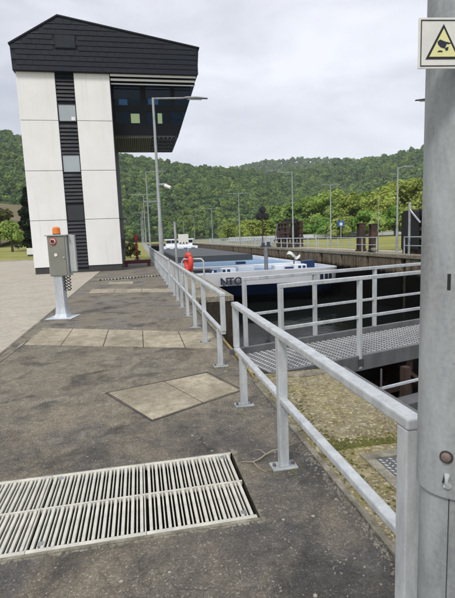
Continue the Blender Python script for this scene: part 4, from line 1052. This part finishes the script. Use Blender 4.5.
# ------------------------------------------------------------------ right bank : railings, machinery, columns, wall
def side_rail(label, x, ya, yb, H=1.0, step=1.9, z=ZR, mat='galvpaint', mid=True, r=.045):
    t = thing('quay_railing', label, 'railing', (x, ya, z), 'right bank railings'); L = yb - ya
    MB().bar((0, 0, H), (0, L, H), r * 1.4, r * 1.2).build('top_rail', M[mat], t)
    if mid: MB().bar((0, 0, H * .5), (0, L, H * .5), r, r).build('mid_rail', M[mat], t)
    n = max(1, round(L / step)); proto = None
    for k in range(n + 1):
        if proto is None: proto = MB().bar((0, 0, 0), (0, 0, H), r * 1.2, r * 1.2).build('post', M[mat], t)
        else: c = proto.copy(); COL.objects.link(c); c.location.y = L * k / n
side_rail('pale railing on the right quay edge between hidden lamp and sluice gate', 15.5, 20.0, 24.4)
side_rail('railing on the right quay edge around the two rusty columns', 15.5, 27.6, 37.5)
side_rail('railing on the right quay edge behind the bow mast of the barge', 15.5, 38.0, 52.0, mat='galvpaint', r=.07)
side_rail('long pale railing on the right quay edge behind the barge hold', 15.6, 57.0, 98.0, step=1.6, r=.09)
side_rail('far end railing of the right quay edge near the wheelhouse', 15.6, 98.6, 150.0, step=2.5, r=.1)
side_rail('second pale railing set back on the right quay behind the hold', 18.6, 60.0, 120.0, step=2.2, r=.09)
# white panels by the machinery
t = thing('white_barrier', 'white sheet panels on the right quay rail below the dark machinery', 'barrier', (15.75, 52.0, ZR))
for k in range(4): MB().box(0, .06, k * 1.5, k * 1.5 + 1.46, .1, 1.05).build('panel', M['parapet'], t, bevel=.01)
MB().bar((0.03, -.1, 1.08), (0.03, 6.1, 1.08), .1, .06).build('top_rail', M['parapet'], t)
# dark gate machinery
def machinery():
    t = thing('gate_machinery', 'dark rusty gate hoist frame standing behind the barge bow mast', 'machinery', (16.9, 49.5, ZR))
    b = MB().box(-.9, .9, -2.2, 2.0, 0, .5).build('bed', M['rust'], t)
    for y in (-2.0, -1.0, .1, 1.2):
        for x in (-.8, .8): MB().box(x - .12, x + .12, y - .12, y + .12, .5, 2.75 + .1 * random.random()).build('upright', M['rust'], t)
    for z in (1.0, 1.6, 2.2, 2.7):
        for x in (-.8, .8): MB().box(x - .16, x + .16, -2.2, 1.4, z - .1, z + .1).build('beam', M['rust'], t)
    MB().tube([(-.9, -.4, 1.5), (.9, -.4, 1.5)], .55, 16).build('drum', M['rust'], t)
    MB().tube([(-1.05, .75, 1.3), (-.95, .75, 1.3)], .62, 18).build('gear_wheel', M['rust'], t)
    MB().box(-.5, .5, -1.8, -.9, 2.8, 3.05).build('motor', M['black'], t); MB().box(-.3, .4, .2, .9, 2.8, 3.15).build('gearbox', M['black'], t)
    b = MB(); b.bar((-.95, 2.6, .4), (-.95, 1.2, 2.6), .1, .1); b.build('stay', M['galvpaint'], t)
machinery()
t = thing('signal_mast', 'dark three disc signal head on a post left of the machinery', 'signal', (15.5, 55.6, ZR))
MB().tube([(0, 0, 0), (0, 0, 4.2)], .07, 8).build('post', M['rust'], t)
for (x, z) in ((.05, 4.55), (-.42, 3.75), (.45, 3.72)):
    d = MB().tube([(x, -.1, z), (x, .1, z)], .46, 18).build('signal_disc', M['black'], t)
    MB().tube([(x, -.32, z), (x, -.1, z)], [.2, .24], 12, cap=True).build('signal_hood', M['black'], d)
MB().bar((-.7, 0, 4.1), (.7, 0, 4.1), .1, .1).build('cross_arm', M['black'], t)
for k, y in enumerate((28.9, 30.6)):
    t = thing('gate_column', ('taller rust brown steel column on the right quay, left of its pair', 'darker narrow steel column on the right quay, right of its pair')[1 - k], 'column', (15.95, y, ZR), 'rusty gate columns')
    w = .30 if k else .26; h = 1.95 if k else 1.85
    MB().box(-w, w, -w, w, 0, .12).build('base', M['rust'], t, bevel=.02)
    MB().box(-w * .8, w * .8, -w * .8, -w * .6, .12, h).build('flange', M['rust'], t); MB().box(-w * .8, w * .8, w * .6, w * .8, .12, h).build('flange', M['rust'], t)
    MB().box(-w * .35, w * .35, -w * .6, w * .6, .12, h).build('web', M['rust'], t); MB().box(-w * .9, w * .9, -w * .9, w * .9, h, h + .07).build('cap', M['rust'], t, bevel=.01)
def frame():
    t = thing('sluice_gate', 'dark steel sluice gate frame with rusty crossbar beside the near pole', 'sluice gate', (16.0, 24.2, ZR))
    for y in (-.9, -.1, .7):
        MB().box(-.18, .18, y - .2, y + .2, 0, 2.55).build('upright', M['black'] if y != -.1 else M['rust'], t, bevel=.02)
    for z, m in ((.35, 'black'), (.95, 'rust'), (1.45, 'rust'), (1.75, 'black'), (2.3, 'black')): MB().box(-.24, .24, -1.05, .9, z - .11, z + .11).build('crossbar', M[m], t)
    MB().box(-.30, -.25, -.9, .85, .3, 2.4).build('back_plate', M['black'], t)
    b = MB(); b.bar((-.35, -.05, -.05), (-.35, -.05, 3.0), .09, .09); b.build('grey_post', M['galv'], t)
    b = MB(); b.bar((-.36, -.05, 2.6), (-.36, -1.1, 1.8), .07, .07); b.build('stay', M['galvpaint'], t)
frame()
t = thing('barrel_stone', 'small pale lump with dark patch lying on the right quay edge', 'debris', (15.45, 27.9, ZR))
MB().tube([(-.05, -.35, .12), (0, -.1, .17), (0.02, .2, .15), (0, .4, .08)], [.08, .16, .15, .05], 9).build('lump', M['mortar'], t, smooth=True); MB().box(-.2, .1, .1, .3, .0, .22).build('patch', M['black'], t, bevel=.03)
t = thing('round_sign', 'blue and white square sign on a thin post among the right bank grass', 'sign', (25.0, 53.2, ZR))
MB().tube([(0, 0, 0), (0, 0, 2.9)], .05, 8).build('post', M['galvpole'], t); MB().box(-.45, .45, -.04, .02, 2.1, 2.85).build('board', M['signb'], t, bevel=.01); MB().box(-.18, .18, -.06, -.041, 2.25, 2.6).build('symbol', M['signw'], t)
# grass on the island, long white parapet, shed
struct(MB().box(17.9, 40, 20, CH_END, -.4, ZR + .03).build('grass', M['grass']))
t = thing('parapet_wall', 'long low white parapet of panels at the foot of the yellow green trees', 'wall', (62, 100, .3))
x = -42.0; k = 0
while x < 40:
    w = 2.9; o = MB().box(x, x + w - .12, -.15, .15, .30, 1.15).build('panel', M['parapet'], t, bevel=.03); x += w; k += 1
MB().box(-42, 40, -.25, .25, -.1, .30).build('plinth', M['plinth'], t); MB().box(-42, 40, -.2, .2, 1.15, 1.22).build('coping', M['parapet'], t)
t = thing('shed', 'small pale gabled hut half hidden among the right bank trees', 'shed', (52, 106, .3))
MB().box(-2.2, 2.2, -2, 2, 0, 2.3).build('wall', M['parapet'], t); fixn(MB().prism([(-2.5, -2.3, 2.2), (2.5, -2.3, 2.2), (0, -2.3, 3.7)], (0, 4.6, 0)).build('roof', M['coam'], t)); MB().box(-.4, .4, -2.06, -2.0, .1, 1.9).build('door', M['signb'], t)

# ------------------------------------------------------------------ trees
RT = [  # azimuth, distance, height, width, tint
  (11.8, 128, 5.6, 7.5, (1.05, 1.0, .9)), (13.6, 122, 6.0, 8.0, (1.1, 1.05, .8)), (15.4, 120, 6.6, 8.5, (1.1, 1.05, .8)), (17.4, 124, 9.6, 10.0, (.75, .88, .8)),
  (19.4, 122, 10.2, 10.5, (.72, .85, .75)), (21.3, 126, 12.0, 11.0, (.85, .95, .8)), (23.0, 121, 12.2, 10.5, (.95, 1.0, .8)), (24.8, 128, 13.4, 12, (1.1, 1.08, .85)),
  (26.6, 122, 11.8, 10.5, (1.1, 1.05, .75)), (28.4, 127, 12.2, 11.5, (.85, .95, .75)), (30.1, 121, 12.6, 11.0, (1.2, 1.1, .8)), (31.8, 126, 14.6, 12.0, (1.15, 1.05, .75)),
  (33.6, 121, 14.0, 12.5, (1.1, 1.0, .8)), (35.6, 126, 15.0, 13.0, (.95, .98, .8)), (37.6, 122, 14.0, 12.0, (1, 1, .8)),
  (20.3, 112, 5.4, 6.0, (.8, .95, .7)), (22.6, 110, 5.6, 6.5, (.7, .95, .7)), (25.3, 108, 5.2, 5.8, (1.2, 1.15, 1.0)), (27.6, 109, 6.4, 6.5, (.75, .95, .65)), (29.4, 108, 5.8, 5.0, (1.45, 1.4, 1.5)), (31.4, 109, 6.8, 6.6, (.72, .95, .62)), (33.2, 108, 6.6, 6.0, (1.3, 1.2, 1.1)),
]
look = ['low yellow green bush', 'round yellow bush', 'wide yellow green bush', 'dark green tree', 'dull green tree', 'mid green tree', 'fresh green tree', 'tall lime tree', 'bright lime tree', 'olive green tree', 'yellow green tree', 'tall golden green tree', 'broad golden tree', 'large green tree', 'outer green tree', 'small green tree', 'small dark green tree', 'small pale tree', 'small deep green tree', 'small whitish blossoming tree', 'compact green tree', 'small pale yellow tree']
place = ['at the left end of the row, above the barge hold', 'left of the three disc signal', 'right behind the three disc signal', 'behind the dark machinery', 'behind the long armed lamp post', 'right of the long armed lamp post', 'left of the double armed lamp post', 'behind the double armed lamp post', 'right of the double armed lamp post', 'behind the rusty columns', 'behind the thin bare mast', 'left of the pale armed lamp post', 'behind the dark sluice gate', 'behind the near pole', 'hidden by the near pole', 'in front of the row beside the machinery', 'in front of the row, left of the blue sign', 'in front of the row behind the blue sign', 'in front of the row left of the columns', 'in front of the row right of the columns', 'in front of the row beside the bare mast', 'in front of the row left of the sluice gate']
for k, (az, dist, h, w, tn) in enumerate(RT):
    x, y = polar(az, dist)
    deciduous('deciduous_tree' if h > 6.7 or k > 14 else 'bush', look[k] + ' ' + place[k], x, y, gz(x, y), h, w, M['spring'], 300 + k, 'spring trees along the right bank', tn, trunk_h=.10 if h < 7 else .16, nq=2200, leaf=.25 if h > 7 else .18, cat='tree' if h > 6.7 or k > 14 else 'bush')
# left of the tower
x, y = polar(-14.3, 80); deciduous('young_tree', 'small fresh green young tree on the grass left of the tower', x, y, gz(x, y), 5.2, 4.2, M['spring'], 41, None, (1.05, 1.1, .9), trunk_h=.3, nq=900, leaf=.15)
x, y = polar(-15.6, 112); deciduous('bush', 'large olive brown bush at the left edge of the photo', x, y, gz(x, y) + .3, 9.0, 9.0, M['bushy'], 42, None, trunk_h=.06, nq=2600, leaf=.2, cat='bush')
def conifer(label, x, y, z, h, w, seed):
    rr = random.Random(seed); t = thing('conifer_tree', label, 'tree', (x, y, z))
    MB().tube([(0, 0, -.3), (0, 0, h * .5), (0, 0, h * .97)], [.22, .13, .02], 8).build('trunk', M['bark'], t)
    g = np.random.default_rng(seed); nq = 2600; q = g.random(nq) ** .75; zz = .35 + q * (h - .4); rad = w * .5 * (1 - q) ** .7 * (.75 + .25 * np.sin(zz * 3.2 + 6)) * np.sqrt(g.random(nq) * .8 + .2)
    a = g.random(nq) * 6.283; c = np.stack([np.cos(a) * rad, np.sin(a) * rad, zz], 1)
    nr = np.stack([np.cos(a) * .5, np.sin(a) * .5, np.full(nq, .8)], 1) + g.normal(size=(nq, 3)) * .4; nr /= np.linalg.norm(nr, axis=1)[:, None]
    tt = np.cross(nr, g.normal(size=(nq, 3))); tt /= np.linalg.norm(tt, axis=1)[:, None]; bb = np.cross(nr, tt); s = .26 * (.6 + .8 * g.random(nq))[:, None]
    V = np.stack([c - tt * s - bb * s * .5, c + tt * s - bb * s * .5, c + tt * s + bb * s * .5, c - tt * s + bb * s * .5], 1).reshape(-1, 3)
    arr_mesh('crown', V, np.arange(nq * 4).reshape(-1, 4), M['conifer'], t)
x, y = polar(-12.35, 86); conifer('tall dark conifer just left of the tower', x, y, gz(x, y), 10.6, 5.6, 51)
x, y = polar(-11.6, 92); conifer('shorter dark conifer partly behind the tower', x, y, gz(x, y), 8.0, 5.0, 52)
t = thing('utility_cabinet', 'white utility box on the grass at the left foot of the tower', 'box', polar(-12.3, 62) + (.15,))
MB().box(-.5, .5, -.3, .3, .25, 1.05).build('body', M['white'], t, bevel=.02); MB().box(-.45, .45, -.26, .26, 0, .25).build('plinth', M['plinth'], t)
x, y = polar(-1.05, 46); deciduous('bush', 'small dark round bush on the grass between tower and red stand', x, y, -.02, 1.6, 1.9, M['bushy'], 61, None, (.5, .5, .5), trunk_h=.04, nq=700, leaf=.07, cat='bush')

# ------------------------------------------------------------------ small debris : tread plate, twig, moss, pebbles
t = thing('tread_cover', 'small square tread plate cover in the mossy concrete behind the near handrail', 'cover plate', (1.98, 2.55, 0))
b = MB(); b.box(-.42, .42, -.45, -.37, -.03, .016).box(-.42, .42, .37, .45, -.03, .016).box(-.42, -.34, -.37, .37, -.03, .016).box(.34, .42, -.37, .37, -.03, .016); b.build('frame', M['mortar'], t, bevel=.004)
MB().box(-.335, .335, -.365, .365, -.02, .008).build('plate', M['deckdark'], t)
lz = MB(); i = 0; x = -.31
while x < .32:
    y = -.34 + (.02 if i % 2 else 0); s = 1 if i % 2 else -1
    while y < .35:
        d = (.014, .014 * s); p = (-.005 * s, .005)
        lz.add([(x - d[0], y - d[1], .008), (x + p[0], y + p[1], .008), (x + d[0], y + d[1], .008), (x - p[0], y - p[1], .008), (x, y, .0125)], [(0, 3, 4), (3, 2, 4), (2, 1, 4), (1, 0, 4)]); y += .04
    x += .04; i += 1
lz.build('lozenges', M['tread'], t)['kind'] = 'stuff'
tw = thing('twig', 'thin dry branching twig lying by the foot of the middle handrail post', 'twig', (.95, 3.12, 0))
def P2(*a): return [(x - .95, y - 3.12, z) for x, y, z in a]
MB().tube(P2((.66, 3.13, .012), (.74, 3.10, .014), (.80, 3.12, .02), (.86, 3.17, .024), (.93, 3.20, .03), (1.02, 3.22, .03), (1.12, 3.28, .025), (1.24, 3.33, .02)), [.003, .005, .006, .006, .006, .006, .005, .003], 6).build('stem', M['twig'], tw, smooth=True)
b = MB(); b.tube(P2((.745, 3.10, .014), (.76, 3.02, .01), (.80, 2.94, .008)), [.004, .003, .002], 5); b.tube(P2((.86, 3.17, .024), (.84, 3.24, .03), (.80, 3.28, .02)), [.004, .003, .002], 5); b.tube(P2((1.02, 3.22, .03), (1.08, 3.17, .02), (1.16, 3.13, .012)), [.004, .003, .002], 5); b.build('side_shoots', M['twig'], tw)
def scatter(name, label, n, area, size, mat, zf=.0, flat=.6, seed=1):
    g = random.Random(seed); b = MB(); c = 0
    while c < n:
        x, y = area(g)
        s = size * g.uniform(.4, 1.4); a = g.uniform(0, 6.28); vs = []
        for k in range(5): q = a + k * 1.257; vs.append((x + s * math.cos(q) * g.uniform(.7, 1.2), y + s * math.sin(q) * g.uniform(.7, 1.2), zf - .001))
        for k in range(5): q = a + k * 1.257 + .3; vs.append((x + s * .6 * math.cos(q), y + s * .6 * math.sin(q), zf + s * flat * g.uniform(.6, 1.1)))
        b.add(vs, [(0, 1, 6, 5), (1, 2, 7, 6), (2, 3, 8, 7), (3, 4, 9, 8), (4, 0, 5, 9), (5, 6, 7, 8, 9)]); c += 1
    o = fixn(b.build(name, mat)); tag(o, label, 'debris', None, 'stuff'); return o
def clear(x, y): return not (GX0 - .02 < x < GX1 + .02 and GY0 - .04 < y < GY1 + .02)
def area_asph(g):
    while True:
        x = g.uniform(-2.2, 1.2); y = 1.6 + 9 * g.random() ** 1.6
        if clear(x, y): return x, y
scatter('pebbles', 'loose grit and small pebbles on the asphalt', 1500, area_asph, .0045, M['pebble'], seed=3)
def area_edge(g): return 1.19 + g.gauss(0, .03), 1.8 + 3.4 * g.random()
scatter('edge_grit', 'grit and crumbs gathered along the joint under the handrail', 900, area_edge, .0085, M['pebble'], seed=4)
def area_moss(g):
    x = 1.30 + abs(g.gauss(0, .10)); y = 1.9 + 2.9 * g.random()
    if g.random() < .5: x = 1.35 + .9 * g.random(); y = 3.12 + abs(g.gauss(0, .07))
    return x, y
scatter('moss_clumps', 'yellow green moss clumps on the mossy concrete beside the tread cover', 1400, area_moss, .012, M['mosst'], zf=.004, seed=5)
def area_moss2(g): return 1.35 + 1.0 * g.random(), 3.3 + 1.75 * g.random()
scatter('concrete_crumbs', 'pale crumbs scattered over the mossy concrete', 900, area_moss2, .008, M['pebble'], zf=.004, seed=6)
def area_rail(g): return .95 + g.gauss(0, .07), random.Random(g.random()).choice((3.0, 4.27, 5.72)) + g.gauss(0, .06)
scatter('post_grit', 'crumbs and moss around the feet of the handrail posts', 260, area_rail, .008, M['mosst'], seed=8)

# ------------------------------------------------------------------ haze
hz = MB().box(-2600, 2600, -650, 2600, -10.5, 330).build('haze', None)
hm = bpy.data.materials.new('valley_haze'); hm.use_nodes = True; nt = hm.node_tree; nt.nodes.clear()
ou = nt.nodes.new('ShaderNodeOutputMaterial'); pv = nt.nodes.new('ShaderNodeVolumePrincipled')
pv.inputs['Color'].default_value = (0.86, 0.92, 1.0, 1); pv.inputs['Density'].default_value = 0.00017
nt.links.new(pv.outputs[0], ou.inputs['Volume']); hz.data.materials.append(hm); hz['kind'] = 'stuff'; hz['label'] = 'thin pale valley haze over the lock and hills'
